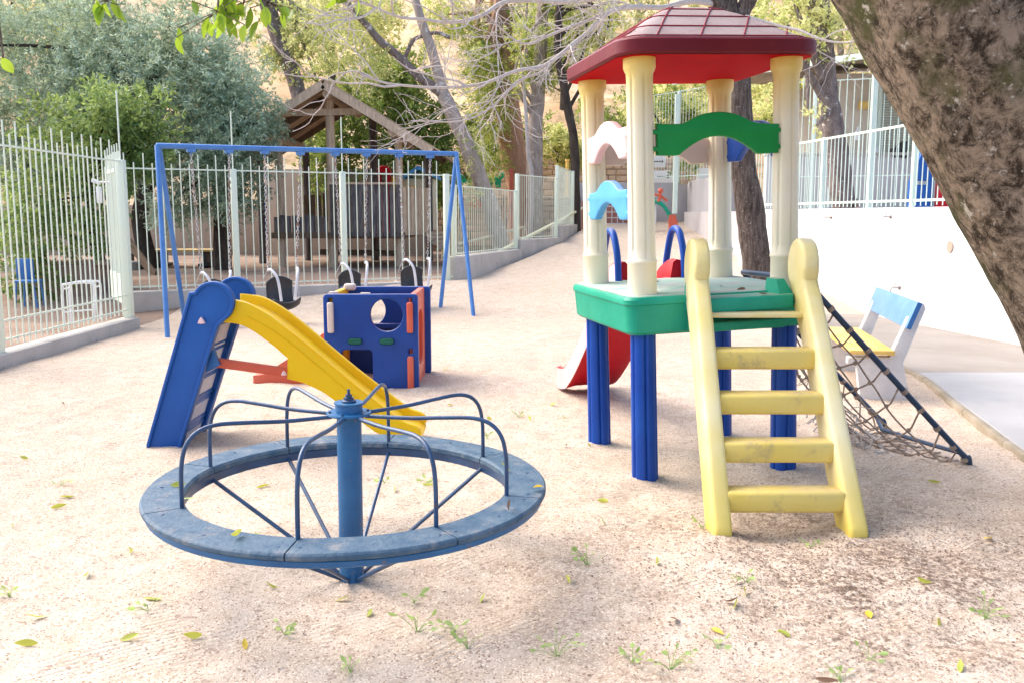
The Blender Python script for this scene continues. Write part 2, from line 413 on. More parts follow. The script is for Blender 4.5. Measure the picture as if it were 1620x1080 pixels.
P = dict(
    blue=plastic("blue_moulded_plastic", (.008, .045, .23), (.014, .065, .28), .42),
    leg=plastic("blue_leg_plastic", (.004, .050, .30), (.006, .07, .35), .32, d=.80),
    slideblue=plastic("blue_slide_panel_plastic", (.010, .080, .31), (.018, .105, .36), .42, d=.78),
    yellow=plastic("yellow_plastic", (.80, .47, .001), (.82, .52, .004), .40, d=.80),
    cream=plastic("sun_faded_cream_plastic", (.74, .67, .46), (.78, .73, .58), .40, dirt=(.50, .46, .32), d=.80, zfade=(1.85, 2.24, (.72, .51, .09))),
    ladder=plastic("faded_yellow_plastic", (.72, .59, .21), (.77, .70, .45), .42, dirt=(.48, .40, .24), d=.74, zfade=(.50, -.1, (.70, .52, .07))),
    rung=plastic("yellow_rung_plastic", (.66, .49, .09), (.69, .54, .17), .45, dirt=(.38, .29, .15), d=.60),
    green=plastic("green_deck_plastic", (.004, .26, .155), (.02, .34, .22), .42, dirt=(.10, .25, .17), d=.78),
    green2=plastic("green_panel_plastic", (.004, .22, .04), (.008, .27, .06), .45, d=.84),
    red=plastic("red_plastic", (.46, .001, .008), (.48, .002, .012), .5, d=.85),
    roofred=plastic("dark_red_roof_plastic", (.13, .006, .014), (.17, .012, .018), .5, dirt=(.36, .22, .20), d=.74),
    pink=plastic("faded_and_glare_pink_plastic", (.74, .46, .46), (.78, .58, .56), .40, d=.85),  # faded pink parts, and sky glare painted on the tower slide's flank
    coral=plastic("coral_plastic", (.60, .10, .05), (.64, .15, .09), .45, d=.8),
    lblue=plastic("light_blue_plastic", (.07, .32, .68), (.11, .38, .74), .42, d=.84),
    beigep=plastic("beige_panel_plastic", (.62, .50, .42), (.66, .56, .48), .5, d=.85),
    tgreen=plastic("dark_teal_latch_plastic", (.005, .085, .06), (.01, .12, .08), .45, d=.85),
    mblue=plastic("royal_blue_plastic", (.006, .06, .33), (.010, .08, .38), .35, d=.85),
)
LF = dict(
    bluish=leafmat("bluish_green_foliage", [(.015, .04, .025), (.11, .19, .13), (.32, .44, .34), (.58, .70, .58)], .35),
    citrus=leafmat("fresh_green_foliage", [(.015, .045, .015), (.06, .13, .04), (.17, .28, .085), (.42, .52, .20)], .3),
    cypress=leafmat("yellow_green_drooping_foliage", [(.03, .07, .015), (.14, .22, .04), (.36, .44, .10), (.66, .68, .24)], .4),
    dark=leafmat("dark_green_foliage", [(.01, .03, .01), (.045, .10, .025), (.15, .25, .05), (.48, .54, .14)], .3),
    olive=leafmat("olive_foliage", [(.05, .08, .03), (.18, .23, .08), (.42, .45, .18), (.70, .68, .34)], .4),
    pale=leafmat("pale_yellow_foliage", [(.12, .17, .04), (.38, .42, .12), (.68, .66, .26), (.82, .78, .44)], .45),
    near=leafmat("hanging_green_leaves", [(.012, .05, .006), (.04, .12, .012), (.12, .26, .025), (.42, .56, .06)], .45, .35),  # dark to bright green, varied leaf by leaf
    fallen=leafmat("fallen_green_leaf", [(.16, .22, .03), (.26, .32, .05), (.40, .44, .08), (.55, .52, .12)], .3, .5),
    fallenyellow=leafmat("fallen_yellow_leaf", [(.55, .38, .03), (.65, .48, .04), (.70, .55, .08), (.60, .40, .05)], .3, .5),
    brown=leafmat("dry_brown_leaf", [(.14, .07, .04), (.20, .11, .07), (.26, .15, .10), (.30, .19, .12)], .1, .6),
    weed=leafmat("pale_weed_leaf", [(.16, .28, .07), (.26, .40, .12), (.38, .52, .20), (.5, .62, .3)], .4, .5),
)
BK = dict(
    big=bark("mottled_brown_bark", (.045, .032, .022), (.36, .275, .20), (.62, .56, .48), (1, 1, .85), 12, .9, .635, .03, moss=(.10, .098, .04), rg=.84, ct=.07),
    palm=bark("fissured_grey_brown_bark", (.035, .026, .021), (.20, .155, .13), (.50, .45, .42), (1, 1, .14), 30, 1.0, .70, .04),
    grey=bark("grey_lichen_bark", (.28, .22, .18), (.44, .37, .32), (.55, .50, .46), (1, 1, .4), 9, .7, .6),
    red=bark("reddish_fibrous_bark", (.32, .17, .10), (.48, .28, .18), None, (1, 1, .12), 16, .9, .6),
    darkb=bark("dark_bark", (.035, .027, .022), (.09, .07, .055), None, (1, 1, .3), 12, .8),
    lichened=bark('dark_lichened_bark', (.10, .075, .065), (.27, .215, .19), (.55, .50, .46), (1, 1, .4), 10, .9, .60),
    twig=bark("pale_bare_twig_bark", (.46, .40, .36), (.58, .52, .48), None, (1, 1, 1), 12, .3),
)

# ------------------------------------------------------------------ foliage
def leaf_arrays(centers, radii, n, size, rng, width=.38, droop=0.0, flat=1.0, shell=.55, sprig=16):
    """many folded diamond leaves round cluster centres -> verts, quads"""
    C_ = np.array(centers, float); Rr = np.array(radii, float)
    ns = max(4, n // sprig); w = Rr ** 2 / (Rr ** 2).sum(); idx = rng.choice(len(C_), ns, p=w)
    d = rng.normal(size=(ns, 3)); d /= np.linalg.norm(d, axis=1)[:, None] + 1e-9
    rad = Rr[idx] * (shell + (1 - shell) * rng.rand(ns)) * (.7 + .6 * rng.rand(ns))
    sp0 = C_[idx] + d * rad[:, None] * np.array([1, 1, flat])
    sdir = d + rng.normal(size=(ns, 3)) * .5; sdir[:, 2] -= droop; sdir /= np.linalg.norm(sdir, axis=1)[:, None]
    k_ = rng.randint(0, ns, n); f_ = rng.rand(n)[:, None]
    slen = size * 2.6 * (.6 + .8 * rng.rand(ns))[:, None]
    p = sp0[k_] + sdir[k_] * slen[k_] * f_ + rng.normal(size=(n, 3)) * size * .28
    ax = sdir[k_] * .7 + rng.normal(size=(n, 3)) * .65
    ax /= np.linalg.norm(ax, axis=1)[:, None]
    t = rng.normal(size=(n, 3)); sd_ = np.cross(ax, t); sd_ /= np.linalg.norm(sd_, axis=1)[:, None] + 1e-9
    nn = np.cross(ax, sd_)
    L = size * (.6 + .8 * rng.rand(n))[:, None]; W = L * width
    v0 = p; v1 = p + ax * L * .45 + sd_ * W * .5 + nn * W * .15; v2 = p + ax * L; v3 = p + ax * L * .45 - sd_ * W * .5 + nn * W * .15
    return np.stack([v0, v1, v2, v3], 1).reshape(-1, 3)
def foliage(name, centers, radii, n, size, mat, parent, rng, **k):
    V = leaf_arrays(centers, radii, n, size, rng, **k)
    if parent is not None:
        Mi = np.array(MW[parent.name].inverted()); V = V @ Mi[:3, :3].T + Mi[:3, 3]
    me = bpy.data.meshes.new(name); N = len(V)
    me.vertices.add(N); me.vertices.foreach_set("co", V.astype(np.float32).ravel())
    me.loops.add(N); me.loops.foreach_set("vertex_index", np.arange(N, dtype=np.int32))
    me.polygons.add(N // 4); me.polygons.foreach_set("loop_start", np.arange(0, N, 4, dtype=np.int32))
    me.polygons.foreach_set("loop_total", np.full(N // 4, 4, dtype=np.int32))
    me.update(calc_edges=True); me.materials.append(mat)
    return link(name, me, parent)
def blob(center, rad, k, r0, r1, rng, bottom=-1.0):
    """cluster centres filling an ellipsoid unevenly"""
    cs, rr = [], []
    while len(cs) < k:
        d = rng.normal(size=3); d /= np.linalg.norm(d); q = d * rng.rand() ** .4
        if q[2] < bottom: continue
        cs.append([center[i] + q[i] * rad[i] for i in range(3)]); rr.append(r0 + (r1 - r0) * rng.rand())
    return cs, rr
def trunk_path(pts, r0, r1, wob=.03, n=7):
    sp = smooth(pts, n); N = len(sp)
    for i, p in enumerate(sp): p += mnoise.noise_vector(p * 1.7) * wob
    return sp, [r0 + (r1 - r0) * (i / (N - 1)) for i in range(N)]
def trunk_mb(mb, pts, r0, r1, n=12, wob=.03, rough=.10, seg=7, flare=.35):
    """irregular trunk: rings with bark-scale lumps and a root flare"""
    sp, rr = trunk_path(pts, r0, r1, wob, seg)
    N = len(sp); rings = []; up = Vector((0, 1, 0))
    for i, p in enumerate(sp):
        t = (sp[min(i + 1, N - 1)] - sp[max(i - 1, 0)]).normalized()
        u = (up - t * up.dot(t)).normalized(); w = t.cross(u); up = u
        fl = 1 + flare * max(0, 1 - i / (N * .12))
        rings.append([p + (u * math.cos(2 * math.pi * k / n) + w * math.sin(2 * math.pi * k / n)) * rr[i] * fl *
                      (1 + rough * mnoise.noise(Vector((math.cos(2 * math.pi * k / n) * 2, math.sin(2 * math.pi * k / n) * 2, i * .45)) + p * .7)) for k in range(n)])
    mb.loft(rings); return sp
def tree(name, label, base, pts, r0, r1, crown, lmat, bmat, n, size, seed, group=None, limbs=8, rough=.12, **k):
    """crown: list of (center, radii, clusters, r0, r1)"""
    rng = np.random.RandomState(seed)
    t = thing(name, label, 'tree', base, group=group)
    mb = MB(); sp = trunk_mb(mb, [base] + pts, r0, r1, rough=rough)
    cs, rr = [], []
    for (c, rad, kk, a, b) in crown:
        x, y = blob(c, rad, kk, a, b, rng); cs += x; rr += y
    for i in range(limbs):
        c = Vector(cs[rng.randint(len(cs))]); s0 = sp[int(len(sp) * (.5 + .5 * rng.rand())) - 1]
        mid = (s0 + c) / 2 + Vector((rng.normal(), rng.normal(), .5)) * .12 * (c - s0).length
        mb.tube(smooth([s0, mid, c], 5), [r1 * (.6 - .5 * j / 10) for j in range(11)], 6)
    mb.build('trunk', bmat, t, world=True)
    if n: foliage('crown', cs, rr, n, size, lmat, t, rng, **k)
    return t

# ================================================================== SETTING
def grid_axis(lo, hi, f0, f1, step, grow):
    a = list(np.arange(f0, f1, step)); s_ = step
    while a[-1] < hi: s_ *= grow; a.append(a[-1] + s_)
    s_ = step; b = [f0]
    while b[-1] > lo: s_ *= grow; b.append(b[-1] - s_)
    return np.array(sorted(set(b[1:] + a)))
gx = grid_axis(-90, 90, -3.4, 3.6, .028, 1.045)
gy = grid_axis(-3, 160, 1.9, 7.2, .028, 1.035)
nx, ny = len(gx), len(gy)
verts = []
def relief(x, y):
    z = mnoise.noise(Vector((x * .6, y * .6, 3))) * .035 + mnoise.noise(Vector((x * 2.3, y * 2.3, 7))) * .014
    if y < 9: z += mnoise.noise(Vector((x * 6, y * 6, 1))) * .011 + abs(mnoise.noise(Vector((x * 11, y * 11, 5)))) * -.010
    for (cx, cy, r, d) in ((1.20, 4.02, .30, -.065), (-.63, 3.42, .28, -.006), (.72, 4.62, .22, -.02), (1.25, 4.5, .5, -.02), (-.6, 5.6, .3, -.03), (2.6, 4.9, .3, -.02), (1.25, 3.60, .4, .018), (-.6, 5.3, .4, .01), (.72, 4.80, .12, .022), (.555, 5.61, .11, .02), (1.53, 4.97, .12, .02), (1.36, 5.78, .11, .02), (.93, 3.88, .11, .018), (1.52, 3.98, .11, .018), (-2.15, 5.5, .14, .015), (-1.15, 7.4, .3, .012), (2.57, 4.97, .12, .02)):
        q = ((x - cx) ** 2 + (y - cy) ** 2) / (r * r)
        if q < 9: z += d * math.exp(-q)
    return z
for y in gy:
    for x in gx: verts.append((x, y, zg(x, y) + relief(x, y) * (1 if y > 2 else .5)))
fs = [(j * nx + i, j * nx + i + 1, (j + 1) * nx + i + 1, (j + 1) * nx + i) for j in range(ny - 1) for i in range(nx - 1)]
me = bpy.data.meshes.new("ground"); me.from_pydata(verts, [], fs); me.update(); me.shade_smooth()
me.materials.append(MAT['sand']); me.materials.append(MAT['soil'])
mi = []
for j in range(ny - 1):
    for i in range(nx - 1):
        x, y = gx[i], gy[j]
        beyond = (y > 12.8 and x < -.9 and (x + 5.4) / 4.5 < (y - 12.9) / 2.3) or (y > 15.1 and x < -.9 + (y - 15.1) * .3) or x < -4.8 and y > 3
        mi.append(1 if beyond else 0)
me.polygons.foreach_set("material_index", mi)
tag(link("ground", me), kind='structure')

# hillside behind
hx = np.linspace(-70, 80, 76); hy = np.linspace(33, 100, 46); verts = []
for y in hy:
    for x in hx:
        t = max(0, y - 34)
        z = .6 + min(22, t * .44) + mnoise.noise(Vector((x * .12, y * .12, 0))) * 2.2 * min(1, t / 6) + mnoise.noise(Vector((x * .4, y * .4, 4))) * .8 * min(1, t / 4)
        verts.append((x, y, z if y > hy[0] else -.5))
n_ = len(hx)
me = bpy.data.meshes.new("hillside"); me.from_pydata(verts, [], [(j * n_ + i, j * n_ + i + 1, (j + 1) * n_ + i + 1, (j + 1) * n_ + i) for j in range(len(hy) - 1) for i in range(n_ - 1)])
me.shade_smooth(); me.materials.append(MAT['hill']); tag(link("hillside", me), kind='structure')
# raised terrace at the back, held by a rough stone wall
mb = MB(); mb.box((-1.5, 31, .6), (13, 6, 2.3), None, .06)
o = mb.build("back_terrace", MAT['hill'], loc=(-1.5, 31, -.5)); tag(o, kind='structure')
# upper terrace to the right, behind the white wall
WA, WB = Vector((5.98, 6.3, 0)), Vector((4.30, 17.4, 0))     # foot of the white wall
mb = MB()
mb.loft([[Vector(p) for p in ((6.15, 5.8, 0), (4.5, 17.3, 0), (4.5, 24, 0), (5.4, 26, 0), (40, 26, 0), (40, 5.8, 0))], [Vector(p) for p in ((6.15, 5.8, 1.47), (4.5, 17.3, 1.49), (4.5, 24, 1.5), (5.4, 26, 1.5), (40, 26, 1.5), (40, 5.8, 1.5))]])
tag(mb.build("upper_terrace", MAT['greywall'], loc=(20, 16, 0)), kind='structure')

# concrete pavement: two slabs with an edge
def slab(name, poly, z0, z1, mat):
    mb = MB(); n = len(poly)
    ins = []
    c = sum((Vector((p[0], p[1], 0)) for p in poly), Vector()) / n
    for p in poly:
        q = Vector((p[0], p[1], 0)); ins.append(q + (c - q).normalized() * .012)
    mb.loft([[Vector((p[0], p[1], z0)) for p in poly], [Vector((p[0], p[1], z1 - .01)) for p in poly], [Vector((q.x, q.y, z1)) for q in ins]])
    return tag(mb.build(name, mat, loc=(poly[0][0], poly[0][1], 0), angle=30), kind='structure')
slab("pavement", [(2.55, 3.0), (7, 3.0), (5.72, 7.95), (3.60, 7.95), (3.55, 7.6), (3.34, 6.7), (3.07, 5.45), (2.85, 4.3)], -.15, .035, MAT['pave2'])
mb = MB(); ep = [Vector((x, y, 0)) for x, y in ((2.84, 4.3), (3.06, 5.45), (3.33, 6.7), (3.54, 7.6), (3.59, 7.95), (3.71, 9.6))]
for a_, b_ in zip(ep, ep[1:]): mb.beam(a_ + Vector((-.025, 0, -.035)), b_ + Vector((-.025, 0, -.035)), .05, .15, .012)
tag(mb.build('pavement_edge', MAT['edge'], loc=tuple(ep[0])), kind='structure')
slab("walkway", [(3.605, 7.96), (5.77, 7.96), (4.62, 15.3), (4.0, 12.6), (3.72, 9.6)], -.15, .025, MAT['pave'])

# ------------------------------------------------------------------ white retaining wall with taps and railing
def wall_pt(Y, z=0, off=0):
    t = (Y - WA.y) / (WB.y - WA.y); p = WA.lerp(WB, t); return Vector((p.x + off, Y, z))
wd = (WB - WA).normalized(); wn = Vector((wd.y, -wd.x, 0))        # wn points to +x
t = thing('retaining_wall', 'long smooth white retaining wall beside the concrete walkway', 'wall', tuple(WA))
mb = MB(); mb.beam(WA + wn * .09 + Vector((0, 0, .69)), WB + wn * .09 + Vector((0, 0, .69)), .18, 1.64, .012); mb.build('wall', MAT['white'], t, world=True)
mb = MB(); q = at(1497, 391, 11.0); q = wall_pt(q.y, q.z)
mb.tube([q - wn * .004, q + wn * .02], .068, 20); mb.tube(smooth([q - wn * .004 + Vector((0, .068 * math.cos(a), .068 * math.sin(a))) for a in np.linspace(0, 2 * math.pi, 17)[:-1]], 2, True), .006, 5, closed=True)
mb.build('drain_cap', MAT['beige'], t, world=True)
def tap(px, py, Y, lab):
    q = at(px, py, Y); q = wall_pt(q.y, q.z)
    o = MB(); a = q - wn * .10
    o.tube([q, a], .013, 8); o.tube(smooth([q - wn * .06, q - wn * .10, q - wn * .125 + Vector((0, 0, -.02)), q - wn * .13 + Vector((0, 0, -.06))], 4), .012, 8)
    o.tube([q - wn * .07, q - wn * .07 + Vector((0, 0, .05))], .009, 8); o.box(q - wn * .07 + Vector((0, 0, .055)), (.02, .075, .012), None, .004); o.tube([q, q - wn * .012], .026, 12)
    tag(o.build('wall_tap', MAT['chain'], loc=tuple(q)), lab, 'tap', 'metal taps on the white wall')
tap(1306, 344, 13.9, 'small metal tap high on the white wall nearest the tower column')
tap(1382, 343, 12.3, 'metal tap high on the white wall, nearer the round drain hole')
tap(1397, 455, 12.0, 'low metal tap on the white wall above the blue bench backrest')

def bar_fence(name, label, a, b, zbot, rail_z, spacing, tall, short, mat, post_at, cat='fence', group=None, post_w=.08, rods=(), rail_low=None, barr=.008, railr=.010, zf=None, mid=None, base=None):
    """vertical-bar steel fence from a to b: posts, one mesh of bars, rails"""
    a, b = Vector(a), Vector(b); d = b - a; L = d.length; u = d / L
    t = thing(name, label, cat, tuple(a), group=group)
    Z = lambda s_: (zf(s_) if zf else 0)
    bars = MB(); k = 0; s_ = spacing * .6; rr_ = random.Random(int(abs(a.x * 100)))
    while s_ < L - spacing * .3:
        p = a + u * s_ + Vector((0, 0, Z(s_)))
        if not any(abs(s_ - q) < post_w * .7 for q in post_at):
            top = rail_z + (tall if k % 2 == 0 else short) + rr_.uniform(-.008, .008)
            lean = rr_.uniform(-.004, .004)
            bars.tube([p + Vector((0, 0, zbot + rr_.uniform(-.01, .01))), p + Vector((lean, lean, top))], barr, 6)
        s_ += spacing; k += 1
    bars.build('bars', mat, t, world=True)
    for rz in [rail_z] + ([rail_low] if rail_low else []) + ([mid] if mid else []):
        m = MB(); m.beam(a + Vector((0, 0, rz + Z(0))), b + Vector((0, 0, rz + Z(L))), railr * 1.2, railr * 2, 0); m.build('rail', mat, t, world=True)
    for i, q in enumerate(post_at):
        p = a + u * q + Vector((0, 0, Z(q))); m = MB(); h = rail_z + .02 - zbot + .06
        m.box(p + Vector((0, 0, zbot - .06 + h / 2)), (post_w, post_w, h), Matrix.Rotation(math.atan2(u.y, u.x), 3, 'Z'), .006)
        if i in rods: m.tube([p + Vector((0, 0, rail_z)), p + Vector((.0, 0, rail_z + .85))], .010, 6)
        m.build('post', mat, t, world=True)
    if base:
        m = MB(); e = u * .02; m.beam(a - e + Vector((0, 0, (base[0] + base[1]) / 2)), b + e + Vector((0, 0, (base[0] + base[1]) / 2)), base[2], base[1] - base[0], .02)
        m.build('kerb_base', MAT['concrete'], t, world=True)
    return t
# railing on the white wall
t = bar_fence('wall_railing', 'pale mint steel railing standing on top of the white retaining wall', wall_pt(6.5, 0, .09), wall_pt(17.3, 0, .09), 1.53, 2.58, .115, 0, 0, MAT['mintsteel'], (3.3, 5.55, 8.0, 10.7), 'railing', post_w=.055, rail_low=1.60, barr=.007, railr=.016)

# ------------------------------------------------------------------ left and middle mint fences
LA, LB = Vector((-4.80, 3.4, 0)), Vector((-4.80, 11.4, 0))
bar_fence('bar_fence', 'pale mint bar fence with tall post running along the left edge on a concrete kerb', LA, LB, .18, 2.06, .115, .24, .11, MAT['mint'], (5.0, 7.95), rods=(0, 1), post_w=.10, rail_low=.42, group='mint green bar fences', base=(-.2, .14, .22), mid=.24)
MA, MBp = Vector((-5.47, 12.86, 0)), Vector((-.98, 15.2, 0))
bar_fence('bar_fence', 'pale mint bar fence behind the blue swing frame, on a knee-high concrete base', MA, MBp, .36, 2.06, .124, .22, .08, MAT['mint'], (1.55, 3.20, 4.95), rods=(0, 1), post_w=.085, rail_low=.40, group='mint green bar fences', base=(-.1, .34, .20))
# gate standing open
ga, gb = Vector((-4.86, 11.47, 0)), Vector((-5.50, 12.55, 0))
t = thing('fence_gate', 'pale mint bar gate standing open between the left fence and the middle fence', 'gate', tuple(ga))
mb = MB(); gu = (gb - ga).normalized()
for i in range(11):
    p = ga.lerp(gb, (i + .5) / 11); mb.tube([p + Vector((0, 0, .30)), p + Vector((0, 0, 2.2 + (.1 if i % 2 else 0)))], .008, 6)
mb.build('bars', MAT['mint'], t, world=True)
mb = MB()
for p in (ga.lerp(gb, .03), gb): mb.box(p + Vector((0, 0, 1.17)), (.045, .045, 1.78), None, .004)
for z in (.29, 1.98): mb.beam(ga + Vector((0, 0, z)), gb + Vector((0, 0, z)), .03, .04)
mb.build('gate_frame', MAT['mint'], t, world=True)
mb = MB(); mb.beam(ga.lerp(gb, .1) + Vector((-.03, 0, .48)), gb + Vector((-.03, 0, .48)), .012, .36); mb.build('kick_plate', MAT['mint'], t, world=True)
mb = MB(); p = at(152, 288, 12.0); mb.box(p, (.12, .05, .05), Matrix.Rotation(R(20), 3, 'Y'), .015); mb.box(p + Vector((.03, 0, -.17)), (.07, .05, .22), None, .02); mb.tube([p + Vector((.06, 0, 0)), p + Vector((.17, 0, -.01))], .012, 6)
tag(mb.build('security_camera', MAT['steelwhite'], loc=tuple(p)), 'small white camera fitting fixed on the mint gate bars', 'camera')

# stepped fence going up the ramp
segs = [((-.98, 15.25), (.09, 18.7)), ((.09, 18.75), (1.0, 20.6)), ((1.0, 20.65), (1.54, 23.3))]
labs = ['lowest section of the pale stepped fence up the sand ramp, next to the swing frame', 'middle section of the pale stepped fence up the sand ramp', 'highest and farthest section of the pale stepped fence up the sand ramp']
for (a, b), lb in zip(segs, labs):
    za = zg(a[0] + .6, a[1]); zb = zg(b[0] + .6, b[1]); L = math.hypot(b[0] - a[0], b[1] - a[1])
    zt = max(za, zb) + .12
    bar_fence('bar_fence', lb, (a[0], a[1], 0), (b[0], b[1], 0), zt, zt + (1.16 if a[1] < 16 else 1.3), .105, 0, 0, MAT['mint'], (.03, L - .03), post_w=.07, rail_low=zt + .03, group='stepped fence sections', base=(za - .5, zt - .01, .24), barr=.006)
t = thing('ramp_handrail', 'cream painted tubular handrail rising behind the stepped fence', 'handrail', tuple(at(720, 440, 16)))
mb = MB(); mb.tube([at(722, 440, 16.2), at(790, 398, 18), at(880, 352, 21.5), at(930, 325, 25)], .035, 8); mb.build('rail', MAT['cream_bar'], t, world=True)
mb = MB()
for (x, y, Y) in ((750, 423, 16.9), (835, 376, 19.8), (905, 340, 23.3)):
    p = at(x, y, Y); mb.tube([p, (p.x, p.y, .3)], .025, 6)
mb.build('supports', MAT['cream_bar'], t, world=True)
t = thing('upper_handrail', 'cream tubular handrail along the back path left of the reddish trunk', 'handrail', tuple(at(700, 390, 24)))
mb = MB(); mb.tube([at(690, 395, 22), at(760, 378, 24), at(835, 358, 26)], .035, 8); mb.build('rail', MAT['cream_bar'], t, world=True)
mb = MB()
for (x, y, Y) in ((700, 392, 22.4), (765, 377, 24.1), (828, 360, 25.8)):
    p = at(x, y, Y); mb.tube([p, (p.x, p.y, .3)], .03, 6)
mb.build('supports', MAT['cream_bar'], t, world=True)

# ================================================================== MERRY-GO-ROUND
mc = Vector((-.63, 3.42, 0))
t = thing('merry_go_round', 'worn blue merry-go-round with a ring seat and eight curved bars in the sand foreground', 'merry-go-round', tuple(mc), rot=(R(.4), R(.5), 0))
ANG = [-148, -95.2, -53.3, -14.5, 36.7, 84, 125.8, 163.2]
ZS = .385
def sector(a0, a1, ri, ro, z0, z1, bev, n=14, lump=0.0):
    rings = []
    for i in range(n + 1):
        a = R(a0 + (a1 - a0) * i / n); ca, sa = math.cos(a), math.sin(a)
        e = mnoise.noise(Vector((ca * 3, sa * 3, ro))) * lump
        pr = [(ri, z0), (ro - bev, z0), (ro, z0 + bev), (ro, z1 - bev), (ro - bev * .4, z1 - bev * .4), (ro - bev, z1), (ri + bev, z1), (ri, z1 - bev)]
        rings.append([Vector((r_ * ca, r_ * sa, z + e)) for r_, z in pr])
    return rings
for i, a in enumerate(ANG):
    b = ANG[(i + 1) % 8]; b = b if b > a else b + 360
    for f_ in (.06, .5, .94):
        a_ = R(a + (b - a) * f_); mb_ = MB(); mb_.lathe([(0, ZS - .002), (.006, ZS - .002), (.0055, ZS + .0015), (0, ZS + .002)], c=(.70 * math.cos(a_), .70 * math.sin(a_), 0), n=8); mb_.build('screw', MAT['merrybar'], t)
    m = MB(); m.loft(sector(a + .22, b - .22, .608, .758, ZS - .026, ZS, .008, lump=.003)); m.build('seat_board', MAT['merryseat'] if 'merryseat' in MAT else MAT['merry'], t, angle=30)
m = MB(); R_ = sector(0, 360, .722, .744, ZS - .052, ZS - .027, .004, 72)[:-1]; R_.append(R_[0]); m.loft(R_, caps=False); m.build('outer_rim', MAT['merry'], t, angle=30)
m = MB(); R_ = sector(0, 360, .614, .630, ZS - .064, ZS - .027, .003, 72)[:-1]; R_.append(R_[0]); m.loft(R_, caps=False); m.build('inner_rim', MAT['merrybar'], t, angle=30)
m = MB(); m.lathe([(.0, -.05), (.047, -.05), (.047, .648), (0, .648)], n=32); m.build('pole', MAT['merry'], t)
m = MB(); m.lathe([(0, .650), (.084, .650), (.086, .654), (.084, .660), (.052, .660), (.052, .690), (.056, .692), (.056, .698), (.0, .698)], n=32); hub = m.build('hub_plate', MAT['merry'], t)
m = MB(); m.lathe([(0, .698), (.028, .698), (.028, .705), (.020, .708), (.020, .716), (.0, .716)], n=20); m.lathe([(0, .716), (.013, .716), (.013, .728), (0, .728)], n=6); m.lathe([(0, .728), (.006, .728), (.006, .748), (0, .748)], n=10)
for k in range(6):
    a = R(60 * k + 20); m.lathe([(0, .660), (.006, .660), (.006, .666), (0, .666)], c=(.073 * math.cos(a), .073 * math.sin(a), 0), n=6)
m.build('axle_bolt', MAT['merrybar'], hub)
for a in ANG:
    ca, sa = math.cos(R(a)), math.sin(R(a))
    pr = [(.07, .648), (.25, .652), (.40, .664), (.50, .668), (.565, .650), (.605, .606), (.622, .54), (.626, .46), (.626, .36), (.626, .335)]
    m = MB(); m.tube(smooth([(r_ * ca, r_ * sa, z) for r_, z in pr], 5), .0080, 10); m.build('hand_bar', MAT['merrybar'], t)
    m = MB(); m.tube([(.622 * ca, .622 * sa, .335), (.045 * ca, .045 * sa, .0)], .0085, 8); m.build('brace', MAT['merrybar'], t)

# ================================================================== PLASTIC PLAY TOWER
TW = Vector((1.04, 5.3, 0))
t = thing('play_tower', 'tall plastic play tower with dark red roof, cream columns, green deck and blue legs', 'play tower', tuple(TW), rot=(0, R(-2.0), R(12)))
S_ = .41
def lobes(k, depth, ph=0):
    def g(a, z):
        x = abs(((a - ph) * k / (2 * math.pi)) % 1 - .5) * 2      # 1 at groove
        return 1 - depth * max(0, (x - .72) / .28) ** 1.2
    return g
for i, (cx, cy) in enumerate(((-S_, -S_), (-S_, S_), (S_, S_), (S_, -S_))):
    m = MB(); m.lathe([(0, -.10), (.072, -.10), (.070, .3), (.067, .82), (0, .82)], c=(cx, cy, 0), n=72, groove=lobes(6, .16, .35)); m.build('leg', P['leg'], t, angle=50)
    m = MB(); G4 = lobes(6, .17, .55)
    gg = lambda a, z: G4(a, z) if 1.22 < z < 2.12 else 1
    m.lathe([(0, 1.0), (.076, 1.0), (.077, 1.02), (.076, 1.165), (.080, 1.170), (.080, 1.182), (.076, 1.188), (.0725, 1.192), (.071, 1.24), (.069, 1.6), (.068, 2.10), (.070, 2.135), (.078, 2.15), (.083, 2.165), (.083, 2.222), (0, 2.222)], c=(cx, cy, 0), n=60, groove=gg)
    m.build('column', P['cream'], t, angle=50)
# deck
def rsq(h, r, z, n=6, hx=None):
    hx = hx or h
    return [Vector((x, y, z)) for x, y in rrect(-hx, -h, hx, h, r, n)]
m = MB(); m.loft([rsq(.47, .05, .815), rsq(.505, .06, .80), rsq(.522, .065, .815), rsq(.532, .07, .955), rsq(.540, .075, .962), rsq(.540, .075, .985), rsq(.530, .07, 1.0), rsq(.50, .06, 1.003)])
deck = m.build('deck', P['green'], t, angle=35)
m = MB(); m.loft([rsq(.515, .06, 1.0), rsq(.505, .06, 1.0065)]); m.build('dusty_deck_top', MAT['decktop'], deck)
m = MB()
out = [(-.22, -.52), (-.22, -.64), (-.17, -.70), (.30, -.70), (.345, -.64), (.345, -.52)]
m.mesh(plate_mesh(out[::-1] if False else out, (), .075, .012), Matrix.Translation((0, 0, .955)))
for x in (-.175, .285):      # raised lugs either side of the step
    m.loft([[Vector((x + a, b, z)) for a, b in ((-.045, -.50), (-.045, -.685), (.05, -.685), (.05, -.50))] if z < .95 else [Vector((x + a, b, z)) for a, b in ((-.03, -.50), (-.03, -.61), (.02, -.60), (.02, -.50))] for z in (.94, .949, 1.065)])
m.box((.055, -.56, .835), (.52, .12, .05), None, .015)
m.build('ladder_mount', P['green'], deck, angle=35)
# roof
rings = [rsq(.40, .06, 2.265), rsq(.50, .10, 2.245), rsq(.525, .12, 2.214), rsq(.545, .13, 2.214), rsq(.556, .135, 2.225), rsq(.556, .135, 2.285), rsq(.545, .13, 2.297), rsq(.52, .11, 2.300)]
m = MB(); m.loft(rings); 
roof = m.build('roof', P['roofred'], t, angle=35)
